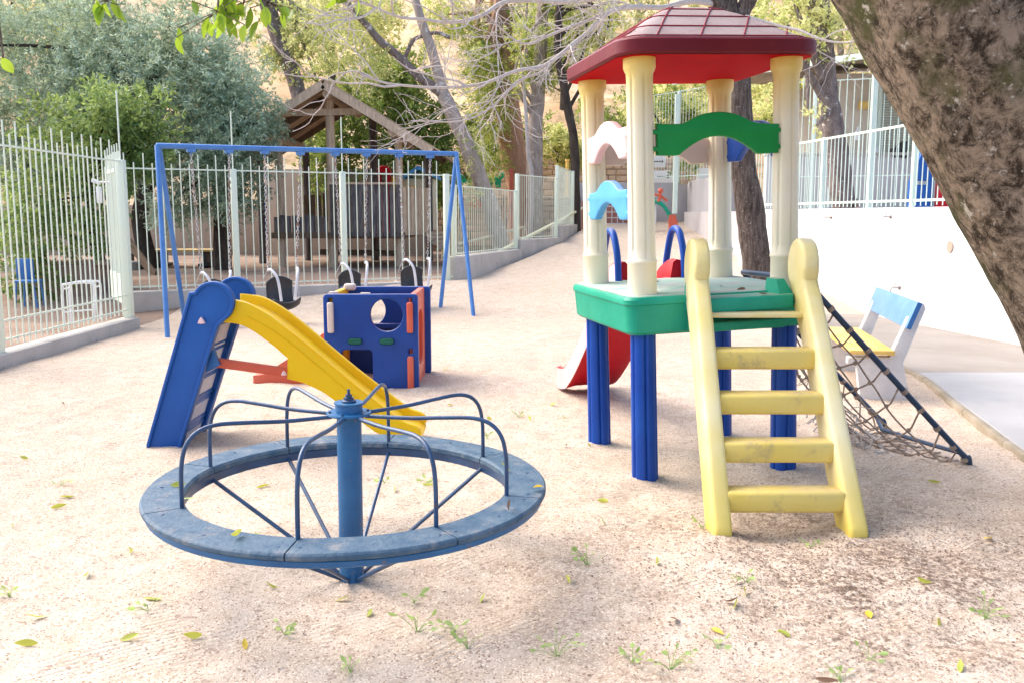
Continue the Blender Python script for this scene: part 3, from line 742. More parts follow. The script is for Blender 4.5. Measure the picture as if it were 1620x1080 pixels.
# underside dish (bright red, sloping up to the middle)
m = MB(); m.loft([rsq(.537, .125, 2.2115), rsq(.50, .10, 2.216), rsq(.42, .08, 2.235), rsq(.10, .03, 2.33), rsq(.02, .008, 2.34)][::-1]); m.build('roof_underside', MAT['deepred'], roof)
PR = [(.515, 2.299), (.47, 2.328), (.40, 2.372), (.32, 2.425), (.24, 2.474), (.16, 2.512), (.09, 2.535), (.03, 2.545)]
m = MB(); m.loft([rsq(h, h * .20, z) for h, z in PR]); m.build('roof_tiles', MAT['tiles'] if 'tiles' in MAT else P['roofred'], roof, angle=25)
def prz(h):
    for (h0, z0), (h1, z1) in zip(PR, PR[1:]):
        if h1 <= h <= h0: return z0 + (z1 - z0) * (h0 - h) / (h0 - h1)
    return PR[-1][1] if h < .03 else PR[0][1]
m = MB(); lv = [.50, .395, .285, .175, .07]
for h in lv[:-1]:
    m.tube([Vector((p.x, p.y, p.z + .002)) for p in rsq(h, h * .2, prz(h), 4)], .0042, 5, closed=True)
for q in range(4):
    rot = Matrix.Rotation(math.pi / 2 * q, 3, 'Z')
    for k in range(-5, 4):
        run = []
        for i in range(23):
            h = .505 - i * .02
            x = k * .235 + .12 + (.505 - h) * .62
            if abs(x) <= h * .985 and h > .05: run.append(rot @ Vector((x, -h, prz(h) + .0025)))
            elif len(run) > 1: m.tube(run, .0040, 5); run = []
            else: run = []
        if len(run) > 1: m.tube(run, .0040, 5)
m.build('tile_joints', MAT['jointred'], roof)
# arched side panels
def arch_out(w=.70, peg=True):
    """x from -w/2 .. w/2, z from 0"""
    h = w / 2
    top = [(h, .150), (h * .62, .158), (h * .44, .182), (h * .25, .206), (0, .216), (-h * .25, .206), (-h * .44, .182), (-h * .62, .158), (-h, .160)]
    top = [(p.x, p.y) for p in smooth([(a, b, 0) for a, b in top], 4)]
    bot = [(-h, .0), (-h * .68, -.003), (-h * .60, .012), (-h * .42, .052), (-h * .22, .082), (0, .093), (h * .22, .082), (h * .42, .052), (h * .60, .012), (h * .68, -.003), (h, .0)]
    bot = [(p.x, p.y) for p in smooth([(a, b, 0) for a, b in bot], 3)]
    pr = [(h, .020), (h + .022, .020), (h + .032, .032), (h + .022, .044), (h, .044), (h, .106), (h + .022, .106), (h + .032, .118), (h + .022, .130), (h, .130)] if peg else []
    pl = [(-h, .130), (-h - .022, .130), (-h - .032, .118), (-h - .022, .106), (-h, .106), (-h, .044), (-h - .022, .044), (-h - .032, .032), (-h - .022, .020), (-h, .020)] if peg else []
    return top + pl + bot + pr
am = plate_mesh(arch_out(.68)[::-1], (), .045, .009)
def panel(mat, M_, label=None):
    m = MB(); m.mesh(am, M_); o = m.build('arch_panel', mat, t, angle=35)
    if label: o['label'] = label
panel(P['green2'], XZ(-.43, .01, 1.722), 'green arched panel between the two front columns')
panel(P['pink'], YZ(-.445, .0, 1.722), 'faded pink arched panel high on the left side')
panel(P['lblue'], YZ(-.445, .0, 1.398), 'light blue arched panel halfway up the left side')
panel(P['beigep'], XZ(.44, .0, 1.715), 'beige arched panel between the back columns')
panel(P['mblue'], YZ(.445, .0, 1.715), 'royal blue arched panel on the right side')

# slide of the tower (goes off the back)
pr = smooth([(.50, .985), (.62, .98), (.80, .90), (1.15, .62), (1.55, .31), (1.85, .12), (2.02, .07), (2.15, .06)], 5)
def slide_sec(v, z, hw=.205, wall=.13, th=.02):
    pts = [(-hw, 0 - .03), (-hw, wall), (-hw + .03, wall + .008), (-hw + .055, wall - .01), (-hw + .075, .02), (-hw + .12, 0), (hw - .12, 0), (hw - .075, .02), (hw - .055, wall - .01), (hw - .03, wall + .008), (hw, wall), (hw, -.03), (hw - .03, -.035), (hw - .09, -.02), (-hw + .09, -.02), (-hw + .03, -.035)]
    return [Vector((x - .02, v, z + b)) for x, b in pts]
m = MB(); m.loft([slide_sec(p.x, p.y) for p in pr]); sl = m.build('slide', P['red'], t, angle=50)
m = MB()
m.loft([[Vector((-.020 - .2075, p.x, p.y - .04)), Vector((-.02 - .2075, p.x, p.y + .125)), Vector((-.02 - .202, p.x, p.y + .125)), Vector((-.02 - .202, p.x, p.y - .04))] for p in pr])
m.build('side_wall_glare', P['pink'], sl)  # pale strip over the red flank: sky glare put into the colour
for x in (-.25, .19):
    m = MB(); m.tube(smooth([(x, .46, 1.0), (x, .47, 1.15), (x, .53, 1.28), (x, .60, 1.315), (x, .68, 1.28), (x, .76, 1.12), (x, .80, .98)], 6), .022, 12); m.build('handle', P['mblue'], sl)
# ladder
def rail_plate(th=.085):
    o = circ(0, 1.148, .140, 26, -28, 218)
    o += [(-.085, 1.01), (-.02, .93), (.10, .80), (.655, .02), (.69, -.03), (.85, -.03), (.868, .01), (.858, .05), (.27, .90), (.165, 1.03)]
    return plate_mesh(o[::-1], (), th, .02)
rp = rail_plate()
m = MB()
for (xt, xb) in ((.953, .926), (1.500, 1.524)):
    Mx = Matrix(((0, 0, 1, xt), (-1, 0, 0, 4.70), (0, 1, 0, 0), (0, 0, 0, 1)))
    sh = Matrix.Identity(4)
    for v in rp.vertices:
        pass
    vs = []
    for v in rp.vertices:
        p = Mx @ v.co; p.x += (xb - xt) * max(0, min(1, 1 - p.z / 1.15)); vs.append(p)
    m.add(vs, [tuple(p.vertices) for p in rp.polygons])
m.beam((.96, 4.60, .905), (1.50, 4.60, .905), .10, .026, .008)
lad = m.build('ladder', P['ladder'], t, world=True, angle=45)
for z, Y in ((.712, 4.42), (.520, 4.275), (.325, 4.13), (.135, 3.985)):
    f = 1 - z / 1.15; a = .953 - .027 * f + .03; b = 1.5 + .024 * f - .03
    m = MB(); m.beam((a, Y, z), (b, Y, z), .125, .098, .016); m.build('rung', P['rung'], lad, world=True, angle=45)
# climbing net on the right side
A0, A1 = Vector((1.60, 4.99, 1.06)), Vector((2.57, 4.97, .02))
B0, B1 = Vector((1.49, 5.88, 1.04)), Vector((2.47, 5.90, .02))
m = MB()
m.tube(smooth([A0, A0.lerp(A1, .5), A1 + Vector((-.06, 0, .075)), A1 + Vector((-.01, 0, .04)), A1 + Vector((.0, 0, -.04))], 6), .017, 10)
m.tube(smooth([B0, B0.lerp(B1, .5), B1 + Vector((-.06, 0, .075)), B1 + Vector((-.01, 0, .04)), B1 + Vector((0, 0, -.04))], 6), .017, 10)
m.tube([A0, B0], .017, 10); m.tube([A1 + Vector((-.06, 0, .07)), A1 + Vector((-.10, .25, .05)), B1 + Vector((-.10, -.2, .03)), B1 + Vector((-.06, 0, .07))], .013, 8)
nf = m.build('climbing_net_frame', MAT['netbar'], t, world=True)
def netp(u, v):
    a = A0.lerp(A1, v); b = B0.lerp(B1, v); p = a.lerp(b, u)
    sag = math.sin(math.pi * u) ** .8 * (.08 + .30 * v * (1 - v) * 1.6) + .10 * v
    p.z -= sag * (0.0 if u in (0, 1) else 1); p.x -= math.sin(math.pi * u) * .16 * math.sin(math.pi * v)
    p.z = max(p.z, .02 + .02 * mnoise.noise(p * 9)); return p + mnoise.noise_vector(p * 6) * .012
m = MB(); kn = MB()
US = [0, .07, .15, .24, .33, .43, .54, .66, .80, .92, 1]; VS = [.05, .16, .27, .38, .49, .60, .70, .80, .90, .97]
for u in US[1:-1]:
    m.tube([netp(u + .012 * math.sin(9 * v + u * 20), v) for v in np.linspace(.02, .98, 30)], .0052, 6)
for j, v in enumerate(VS):
    m.tube([netp(u, v + .025 * math.sin(7 * u + j)) for u in np.linspace(0, 1, 22)], .0055, 6)
    for u in US:
        p = netp(u, v + .025 * math.sin(7 * u + j)); kn.lathe([(0, -.013), (.011, -.006), (.013, .003), (.008, .012), (0, .014)], c=p, n=7)
    for p in (A0.lerp(A1, v), B0.lerp(B1, v)): kn.tube([p + Vector((-.008, 0, .009)), p + Vector((.008, 0, -.009))], .0205, 8)
m.add(kn.v, kn.f); m.build('rope_net', MAT['rope'], nf, world=True)
m = MB(); rr_ = random.Random(5)
for k in range(130):          # bundles of frayed white rope hanging under the lower net
    u = rr_.uniform(.25, .97); v = rr_.uniform(.48, .95); p = netp(u, v); p.z = max(.012, p.z - rr_.uniform(0, .05))
    pts = [p]; d = Vector((rr_.gauss(0, 1), rr_.gauss(0, 1), rr_.gauss(-.4, .5)))
    for _ in range(5):
        d += Vector((rr_.gauss(0, .8), rr_.gauss(0, .8), rr_.gauss(-.3, .3))); q = pts[-1] + d.normalized() * rr_.uniform(.02, .035); q.z = max(q.z, .012); pts.append(q)
    m.tube(smooth(pts, 3), rr_.uniform(.003, .006), 5)
m.build('frayed_rope', MAT['rag'], nf, world=True)

# ================================================================== SMALL BLUE AND YELLOW SLIDE
t = thing('toddler_slide', 'small yellow slide with big blue side panels and red brace behind the merry-go-round', 'slide', (-1.5, 5.68, 0))
o_ = [(-2.235, -.03), (-2.235, .02), (-1.93, .95)] + [(-1.79 + .125 * math.cos(R(a)), .888 + .125 * math.sin(R(a))) for a in range(150, -70, -11)] + [(-1.765, .745), (-2.018, .03), (-2.03, -.03)]
def inset(poly, d):
    n = len(poly); out = []
    A_ = sum(poly[i][0] * poly[(i + 1) % n][1] - poly[(i + 1) % n][0] * poly[i][1] for i in range(n)); sg = 1 if A_ > 0 else -1
    for i in range(n):
        a, b, c = Vector(poly[i - 1]), Vector(poly[i]), Vector(poly[(i + 1) % n])
        e1 = (b - a).normalized(); e2 = (c - b).normalized(); n1 = Vector((-e1.y, e1.x)) * sg; n2 = Vector((-e2.y, e2.x)) * sg
        m_ = (n1 + n2); m_ = m_ / max(.5, m_.dot(n1)); out.append(tuple(b + m_ * d))
    return out
inn = inset(o_, .020)
pm1 = plate_mesh(o_, (), .030, .006); pm2 = plate_mesh(o_, (inn,), .060, .007)
for Y in (5.45, 5.89):
    m = MB(); m.mesh(pm1, XZ(Y)); m.mesh(pm2, XZ(Y)); sp_ = m.build('side_panel', P['slideblue'], t, world=True, angle=35)
m = MB(); m.beam((-2.065, 5.67, .0), (-1.80, 5.67, .76), .38, .014, .004, up=(0, 1, 0)) if False else m.loft([[Vector((x, y, z)) for x, y, z in ((-2.075, 5.48, .0), (-2.075, 5.86, .0), (-2.060, 5.86, .0), (-2.060, 5.48, .0))], [Vector((x, y, z)) for x, y, z in ((-1.83, 5.48, .74), (-1.83, 5.86, .74), (-1.815, 5.86, .74), (-1.815, 5.48, .74))]]); m.build('back_board', MAT['paleblue'], t, world=True)
for i in range(5):
    z = .12 + i * .165; x = -2.10 + i * .165 * .29 * 1.1 + .02
    m = MB(); m.box((x, 5.67, z), (.13, .40, .045), None, .012); m.box((x + .045, 5.67, z - .03), (.02, .385, .05), None, .006); o = m.build('step', P['slideblue'], t, world=True, angle=35)
top = smooth([(-1.75, .905, 0), (-1.686, .90, 0), (-1.599, .882, 0), (-1.478, .815, 0), (-1.358, .722, 0), (-1.239, .620, 0), (-1.118, .515, 0), (-.997, .412, 0), (-.874, .315, 0), (-.76, .225, 0), (-.67, .158, 0), (-.60, .132, 0), (-.565, .105, 0)], 3)
bot = smooth([(-.558, .075, 0), (-.59, .040, 0), (-.70, .028, 0), (-.86, .10, 0), (-1.074, .275, 0), (-1.172, .345, 0), (-1.28, .395, 0)], 3) + [Vector((-1.372, .418, 0)), Vector((-1.365, .545, 0))] + smooth([(-1.439, .613, 0), (-1.559, .705, 0), (-1.653, .752, 0), (-1.75, .762, 0)], 3)
ol = [(p.x, p.y) for p in top] + [(p.x, p.y) for p in bot]
cm = plate_mesh(ol[::-1], (), .045, .010)
m = MB(); m.mesh(cm, XZ(5.485)); m.mesh(cm, XZ(5.855))
bed = [(p.x, p.y - .055) for p in top]
m.loft([[Vector((x, 5.485, z + .0)), Vector((x, 5.53, z - .012)), Vector((x, 5.81, z - .012)), Vector((x, 5.855, z)), Vector((x, 5.855, z - .02)), Vector((x, 5.485, z - .02))] for x, z in bed])
ch = m.build('chute', P['yellow'], t, world=True, angle=40)
m = MB()
for Y in (5.459, 5.452):
    pass
gl = [(p.x, p.y) for p in smooth([(-1.60, .80, 0), (-1.45, .715, 0), (-1.30, .60, 0), (-1.12, .445, 0), (-.95, .30, 0), (-.80, .18, 0)], 5)]
m.tube([Vector((x, 5.460, z)) for x, z in gl], .005, 5); m.tube([Vector((x + .05, 5.460, z + .035)) for x, z in gl], .004, 5); m.build('moulded_rib', P['yellow'], ch, world=True)
m = MB(); m.beam((-1.85, 5.53, .515), (-1.375, 5.53, .448), .03, .058, .006); m.build('brace', P['coral'], t, world=True, angle=35)
m = MB(); m.loft([[Vector((-1.90, y, .44)), Vector((-1.785, y, .50)), Vector((-1.80, y, .54)), Vector((-1.845, y, .67)), Vector((-1.87, y, .66))] for y in (5.485, 5.52)]); m.build('brace_bracket', MAT['benchdark'], t, world=True)
def knob(x, y, z, r=.026):
    k = MB(); o = [(r * 1.0 * math.cos(R(a)) * (1 if i % 2 else .62), r * math.sin(R(a)) * (1 if i % 2 else .62)) for i, a in enumerate(range(30, 390, 60))]
    k.mesh(plate_mesh(o, (), .02, .004), XZ(y, x, z)); return k.build('knob', P['pink'], t, world=True)
knob(-1.858, 5.412, .777); knob(-1.838, 5.50, .500, .02); knob(-1.385, 5.45, .456, .02)

# ================================================================== BLUE PLAY CUBE
t = thing('play_cube', 'square blue plastic play cube with round porthole, low doorway and coral side', 'play cube', (-1.15, 7.8, 0))
X0, X1 = -1.540, -.768
ho = [circ(-1.025, .598, .134, 32)[::-1], rrect(-1.40, .045, -1.145, .315, .035)[::-1]]
slots = [rrect(a - .018, b - .022, a + .018, b + .022, .006)[::-1] for a, b in ((-1.478, .715), (-.832, .715), (-1.478, .30), (-.832, .30))]
pmf = plate_mesh(rrect(X0, -.02, X1, .770, .035), ho + slots, .065, .010)
m = MB(); m.mesh(pmf, XZ(7.415)); fp = m.build('front_panel', P['blue'], t, world=True, angle=35); fp['label'] = 'front panel with round porthole and doorway'
for (x, z, h, mt_) in ((-1.478, .58, .25, P['beigep']), (-.832, .58, .25, P['coral']), (-1.478, .16, .25, P['beigep']), (-.832, .13, .27, P['coral'])):
    m = MB(); m.box((x, 7.372, z), (.05, .05, h), None, .014, 3); m.build('corner_peg', mt_, t, world=True, angle=40)
for x in (-1.285, -1.025):
    m = MB(); m.mesh(plate_mesh(rrect(x - .058, .362, x + .058, .412, .024), (), .03, .008), XZ(7.378)); m.build('latch', P['tgreen'], t, world=True, angle=35)
    m = MB(); m.tube([Vector((p[0], 7.382, p[1])) for p in rrect(x - .064, .354, x + .066, .418, .03)], .006, 5, closed=True); m.build('latch_rim', P['lblue'] if False else P['blue'], fp, world=True)
pmb = plate_mesh(rrect(-1.555, -.02, -.735, .772, .035), [circ(-1.28, .56, .14, 32)[::-1]], .065, .010)
m = MB(); m.mesh(pmb, XZ(8.19)); m.box((-1.14, 8.13, .42), (.70, .05, .05), None, .01); m.build('back_panel', P['blue'], t, world=True, angle=35)
side_o = rrect(7.45, -.02, 8.157, .765, .02)
sidem = plate_mesh(side_o, [rrect(7.62, .14, 8.0, .60, .12)[::-1]], .055, .010); sidef = plate_mesh(rrect(7.47, .0, 8.14, .745, .02), (), .02, .004)
m = MB(); m.mesh(sidem, YZ(-.815)); m.mesh(sidef, YZ(-.83)); m.build('side_panel', P['coral'], t, world=True, angle=35)['label'] = 'coral right side panel'
m = MB(); m.mesh(sidem, YZ(-1.495)); m.mesh(sidef, YZ(-1.485)); m.build('side_panel', P['yellow'], t, world=True, angle=35)['label'] = 'yellow left side panel'
m = MB(); m.box((-1.44, 8.08, .775), (.10, .10, .06), None, .02, 3); m.box((-1.475, 7.5, .773), (.07, .05, .02), None, .008); m.box((-1.20, 7.43, .772), (.08, .04, .014), None, .005); m.build('top_peg', P['beigep'], t, world=True, angle=40)
m = MB(); m.loft([[Vector((-1.53, y, .43)), Vector((-1.60, y, .42)), Vector((-1.66, y, .36)), Vector((-2.10, y, .075)), Vector((-2.20, y, .06)), Vector((-2.20, y, -.02)), Vector((-1.53, y, -.02))] for y in (7.62, 8.02)]); m.build('side_ramp', P['coral'], t, world=True, angle=30)

# ================================================================== SWING SET
t = thing('swing_frame', 'tall blue tubular swing frame standing in front of the mint bar fence', 'swing frame', (-2.5, 12.3, 0))
T0, T1 = at(250, 231, 11.2), at(722, 244, 13.5)
m = MB(); m.tube([T0 - (T1 - T0).normalized() * .02, T1 + (T1 - T0).normalized() * .02], .034, 12); m.build('top_bar', MAT['swingblue'], t, world=True)
for top_, ft in ((T0, gr(265, 533)), (T0, gr(293, 512)), (T1, gr(697, 486)), (T1, gr(749, 499))):
    m = MB(); d = (ft - top_).normalized(); m.tube([top_ + Vector((0, -.03 if ft.y < top_.y else .03, 0)), ft + d * .05], .030, 12); m.build('leg', MAT['swingblue'], t, world=True)
hang = [302, 362, 419, 475, 530, 580, 632, 680]
def bar_pt(px):
    best = min((abs(810 + F * q.x / (q.y * _c - (q.z - CH) * _s) - px), i) for i, q in ((i, T0.lerp(T1, i / 400)) for i in range(401)))
    return T0.lerp(T1, best[1] / 400)
HP = [bar_pt(x) for x in hang]
bd = (T1 - T0).normalized()
for p in HP:
    m = MB(); m.beam(p - bd * .05 + Vector((0, 0, -.045)), p + bd * .05 + Vector((0, 0, -.045)), .07, .05, .004); m.tube([p + Vector((0, 0, -.06)), p + Vector((0, 0, -.10))], .012, 6); m.build('hanger_bracket', MAT['swingblue'], t, world=True)
ln = MB()
def link_ring(mb, c, ax, side, L=.052, W=.028, r=.0052):
    pts = []
    for k in range(10):
        a = 2 * math.pi * k / 10; pts.append(c + ax * (math.cos(a) * L * .5) + side * (math.sin(a) * W * .5))
    mb.tube(pts, r, 5, closed=True)
def chain(mb, a, b, pitch=.041):
    d = (b - a); n = int(d.length / pitch); ax = d.normalized(); s1 = ax.cross(Vector((1, 0, 0))).normalized(); s2 = ax.cross(s1)
    for i in range(n + 1):
        w_ = mnoise.noise(Vector((a.x * 7, i * .3, 0))) * .5; sa = (s1 if i % 2 else s2); sb = (s2 if i % 2 else s1)
        link_ring(mb, a + ax * (i * pitch), ax, (sa + sb * w_).normalized())
sw_lab = ['black bucket swing with white hose handles partly behind the blue slide panel', 'black bucket swing hanging lowest and fully visible between the yellow slide and the blue cube', 'black bucket swing hanging behind the left part of the blue play cube', 'black bucket swing hanging behind the right part of the blue play cube']
drop = [dict(z=.68, y=0, w=.36), dict(z=.70, y=-.22, w=.38), dict(z=.74, y=-.02, w=.36), dict(z=.77, y=-.05, w=.38)]
for i in range(4):
    a, b = HP[2 * i], HP[2 * i + 1]; mid = (a + b) / 2; dr = drop[i]
    ctr = Vector((mid.x, mid.y + dr['y'], dr['z'])); h = dr['w'] / 2
    t = thing('bucket_swing', sw_lab[i], 'swing', (ctr.x, ctr.y, ctr.z - .3), group='bucket swings on the blue frame')
    ea, eb = ctr - bd * h, ctr + bd * h
    for s_, e in ((a, ea), (b, eb)):
        m = MB(); chain(m, s_ + Vector((0, 0, -.10)), e + Vector((0, 0, .02))); m.build('chain', MAT['chain'], t, world=True)
    f = Vector((bd.y, -bd.x, 0))               # towards the camera
    K = 1.36
    for sg, e in ((-1, ea), (1, eb)):
        m = MB(); m.tube(smooth([e + Vector((0, 0, .02)), e + K * (bd * sg * .03 + f * -.05 + Vector((0, 0, -.08))), e + K * (bd * sg * .04 - f * .06 + Vector((0, 0, -.20))), e + K * (bd * sg * .01 + Vector((0, 0, -.30)))], 6), .006, 6); m.build('steel_hoop', MAT['chain'], t, world=True)
        m = MB(); m.tube(smooth([e + Vector((0, 0, .01)), e - bd * sg * .012 + K * (f * .06 + Vector((0, 0, .012))), e - bd * sg * .06 + K * (f * .13 + Vector((0, 0, -.07))), e - bd * sg * .10 + K * (f * .13 + Vector((0, 0, -.28)))], 6), .018, 10); m.build('hose_handle', MAT['strap'], t, world=True)
    # rubber seat: sling from back rest down under to the front
    m = MB(); prof = [(-.12, -.06), (-.135, -.14), (-.125, -.24), (-.08, -.33), (.0, -.375), (.08, -.36), (.13, -.30)]
    rg = []
    for (yy, zz) in [(p.x, p.y) for p in smooth([(q[0], q[1], 0) for q in prof], 3)]:
        row = []
        for k in range(11):
            s_ = -1 + 2 * k / 10; curve = (s_ * s_) * (.055 if yy > -.09 else -.07 * (1 if yy < -.11 and zz > -.2 else .3))
            row.append(ctr + bd * (s_ * h * (.92 if yy < -.1 else .98)) + f * (K * yy * (1 - .25 * s_ * s_)) + Vector((0, 0, K * zz + curve)))
        rg.append(row)
    m.loft(rg, caps=False, closed_ring=False)
    o = m.build('seat', MAT['rubber'], t, world=True, angle=60)
    so = o.modifiers.new('thickness', 'SOLIDIFY'); so.thickness = .018; so.offset = 0

# ================================================================== BENCH
t = thing('park_bench', 'small bench with light blue backrest, yellow seat and white concrete supports by the walkway', 'bench', (3.05, 7.6, 0))
bx = Vector((.27, 1.45, 0)).normalized(); bn = Vector((-bx.y, bx.x, 0))     # bn points left (front of the bench)
def bp(along, fwd, z): return Vector((2.985, 6.93, 0)) + bx * along + bn * fwd + Vector((0, 0, z))
for al in (.04, 1.36):
    m = MB(); o = [(-.10, .0), (-.03, .30), (-.17, .72), (-.155, .755), (-.12, .77), (-.09, .755), (.07, .345), (.38, .335), (.38, .285), (.31, .26), (.27, .0)]
    pm_ = plate_mesh(o[::-1], (), .085, .010)
    Mx = frame(bp(al, 0, -.02), bn, (0, 0, 1), bn.cross(Vector((0, 0, 1)))); m.mesh(pm_, Mx); m.build('support', MAT['benchconc'], t, world=True, angle=35)
m = MB(); a, b = bp(-.06, -.075, .65), bp(1.46, -.075, .65); n_ = (bn * .94 + Vector((0, 0, .34))).normalized()
m.beam(a, b, .035, .215, .005, up=(Vector((0, 0, 1)) - bn * .36).normalized()); m.build('backrest', MAT['benchblue'], t, world=True, angle=30)
m = MB(); m.beam(bp(-.064, -.075, .65), bp(-.060, -.075, .65), .034, .21, 0, up=(Vector((0, 0, 1)) - bn * .36).normalized()); m.build('backrest_edge', MAT['benchdark'], t, world=True)
m = MB(); m.beam(bp(-.05, .21, .362), bp(1.45, .21, .362), .33, .035, .005); m.build('seat', MAT['benchyel'], t, world=True, angle=30)

# ================================================================== WOODEN HUT ON STILTS
t = thing('stilt_playhouse', 'weathered wooden playhouse on stilts with a gabled plank roof behind the fence', 'playhouse', (-3.6, 19.5, .3))
HX, RZ, HW_, EZ = -3.72, 4.02, 2.08, 2.76
for (x, Y, zt, r) in ((-4.79, 19, 3.0, .085), (-3.72, 19, 3.9, .10), (-2.33, 19, 2.95, .085), (-4.9, 22, 3.0, .09), (-3.3, 22, 3.8, .10), (-2.0, 22, 2.8, .10), (-5.6, 20.5, 2.75, .08)):
    m = MB(); p0 = Vector((x, Y, .2)); m.tube([p0, p0 + Vector((.01, 0, (zt - .2) * .5)), Vector((x + .01, Y, zt))], [r, r * .96, r * .9], 10); m.build('post', MAT['lightwood'] if Y < 20 else MAT['hutwood'], t, world=True)  # rear posts in the darker wood: shade under the roof as colour
sl_ = (RZ - EZ) / HW_
for sg in (-1, 1):
    m = MB(); up_ = Vector((sg * sl_, 0, 1)).normalized(); n_pl = 16; rr_ = random.Random(sg + 5)
    for k in range(n_pl):      # boards running down the slope
        y0 = 18.45 + k * .25; e = rr_.uniform(-.06, .12)
        a = Vector((HX, y0 + .12, RZ + .04 + rr_.uniform(0, .02))); b = Vector((HX + sg * (HW_ + .25 + e), y0 + .12, RZ - sl_ * (HW_ + .25 + e) + .04))
        m.beam(a, b, .235, .03, 0)
    m.build('roof_boards', MAT['roofwood'], t, world=True)
    for Y in (18.42, 19.6, 20.8, 22.0):
        m = MB(); m.beam((HX, Y, RZ - .06), (HX + sg * (HW_ + .05), Y, RZ - .06 - sl_ * (HW_ + .05)), .05 if Y > 18.5 else .04, .13 if Y > 18.5 else .16, 0); m.build('rafter', MAT['lightwood'] if Y < 18.5 else MAT['oldwood'], t, world=True)  # inner rafters darker than the front pair: roof shade put into the colour
for (x, z, r) in ((HX + .05, RZ - .22, .085), (HX + 1.32, 3.06, .085), (HX - 1.34, 3.06, .085)):
    m = MB(); m.tube([(x, 18.5, z), (x, 22.3, z)], r, 12); m.build('roof_log', MAT['lightwood'], t, world=True)
m = MB(); m.beam((-4.62, 18.93, 3.47), (-3.05, 18.93, 3.50), .06, .13); m.build('collar_beam', MAT['lightwood'], t, world=True)
m = MB(); m.box((-3.55, 20.4, .98), (2.7, 3.0, .08)); m.beam((-4.95, 18.88, 1.0), (-2.2, 18.88, 1.0), .08, .12); m.build('floor', MAT['oldwood'], t, world=True)
def planks(name, pts, z0, z1, w, mat, rn):
    m = MB(); rr_ = random.Random(rn)
    L = 0; P_ = [Vector(p) for p in pts]
    for a, b in zip(P_, P_[1:]):
        d = b - a; n = max(1, int(d.length / w))
        for k in range(n):
            c = a + d * ((k + .5) / n); h = z1 - z0 + rr_.uniform(-.03, .03)
            m.box((c.x, c.y, z0 + h / 2), (w * .90, .03, h), Matrix.Rotation(math.atan2(d.y, d.x) + rr_.uniform(-.03, .03), 3, 'Z'), .004, 1)
    return m.build(name, mat, t, world=True)
planks('low_railing', [(-4.9, 18.86, 0), (-3.78, 18.86, 0)], 1.04, 1.40, .115, MAT['hutwood'], 1)
planks('plank_wall', [(-3.74, 18.88, 0), (-3.5, 18.66, 0), (-3.0, 18.58, 0), (-2.5, 18.68, 0), (-2.28, 18.9, 0)], .98, 2.04, .125, MAT['hutwood'], 2)
planks('side_wall', [(-2.25, 18.95, 0), (-1.98, 19.4, 0), (-1.85, 20.2, 0), (-1.9, 21.2, 0)], 1.0, 2.0, .12, MAT['lightwood'], 3)
planks('back_wall', [(-4.9, 21.6, 0), (-3.9, 21.8, 0)], 1.0, 1.9, .13, MAT['oldwood'], 4)
m = MB(); m.beam((-3.72, 18.60, 2.05), (-2.3, 18.62, 2.05), .09, .04); m.build('wall_cap', MAT['lightwood'], t, world=True)
m = MB(); m.beam((-4.2, 20.0, .62), (-2.4, 20.2, .58), .5, .10); m.build('lower_shelf', MAT['oldwood'], t, world=True)
t2 = thing('log_ramp', 'small ramp of short logs climbing to the right side of the stilt playhouse', 'ramp', (-1.2, 20.5, .3))
for k in range(9):
    f = k / 8; m = MB(); c = Vector((-1.75 + .95 * f, 20.3 - .6 * f, 1.0 - .68 * f)); m.tube([c + Vector((-.15, -.5, 0)), c + Vector((.15, .5, 0))], .06, 8); m.build('log', MAT['lightwood'], t2, world=True)
m = MB(); m.beam((-1.75, 20.3, .92), (-.78, 19.7, .24), .09, .09); m.build('stringer', MAT['oldwood'], t2, world=True)

# ================================================================== BACKGROUND WALLS AND YARD THINGS
t = thing('yard_wall', 'long beige plaster wall behind the shady yard at the back left', 'wall', (-8, 25.2, .3))
m = MB(); m.box((-12.4, 25.2, .95), (11.2, .2, 1.5), None, .01); m.box((-4.5, 25.0, 1.45), (4.6, .2, 2.4), None, .01); m.build('wall', MAT['beige'], t, world=True)
m = MB(); p = at(228, 348, 25.05)
for i in range(8):
    for j in range(3):
        c = p + Vector(((i - 3.5) * .11, 0, (j - 1) * .10)); m.box(c, (.085, .05, .075), None, .006, 1)
m.build('breeze_blocks', MAT['stone'], t, world=True)['kind'] = 'stuff'
t = thing('picnic_table', 'low picnic table with yellow slatted top on dark legs under the bluish tree', 'table', tuple(gr(292, 425)))
c = at(292, 396, 19.3)
for k in range(5):
    m = MB(); m.box(c + Vector((0, (k - 2) * .17, 0)), (1.35, .12, .035), Matrix.Rotation(R(4), 3, 'Z')); m.build('top_slat', MAT['benchyel'], t, world=True)
for s_ in (-1, 1):
    m = MB(); m.box(c + Vector((s_ * .5, 0, -.19)), (.08, .6, .36), None, .01); m.box(c + Vector((s_ * .5, 0, -.30)), (.22, .75, .06), None, .01); m.build('table_leg', MAT['rubber'], t, world=True)
def prop(name, label, cat, mb, mat, loc, group=None):
    return tag(mb.build(name, mat, loc=tuple(loc)), label, cat, group)
c = at(215, 402, 19); prop('stool', 'small dark stool at the left end of the yellow slatted table', 'stool', MB().box(c + Vector((0, 0, 0)), (.3, .3, .05), None, .01).box(c + Vector((-.11, 0, -.2)), (.04, .25, .4)).box(c + Vector((.11, 0, -.2)), (.04, .25, .4)), MAT['rubber'], c)
a, b = at(205, 385, 17.5), at(246, 438, 16.5); prop('leaning_board', 'old wooden board leaning down to the ground behind the open gate', 'board', MB().beam(a, b, .04, .20, .004), MAT['oldwood'], b)
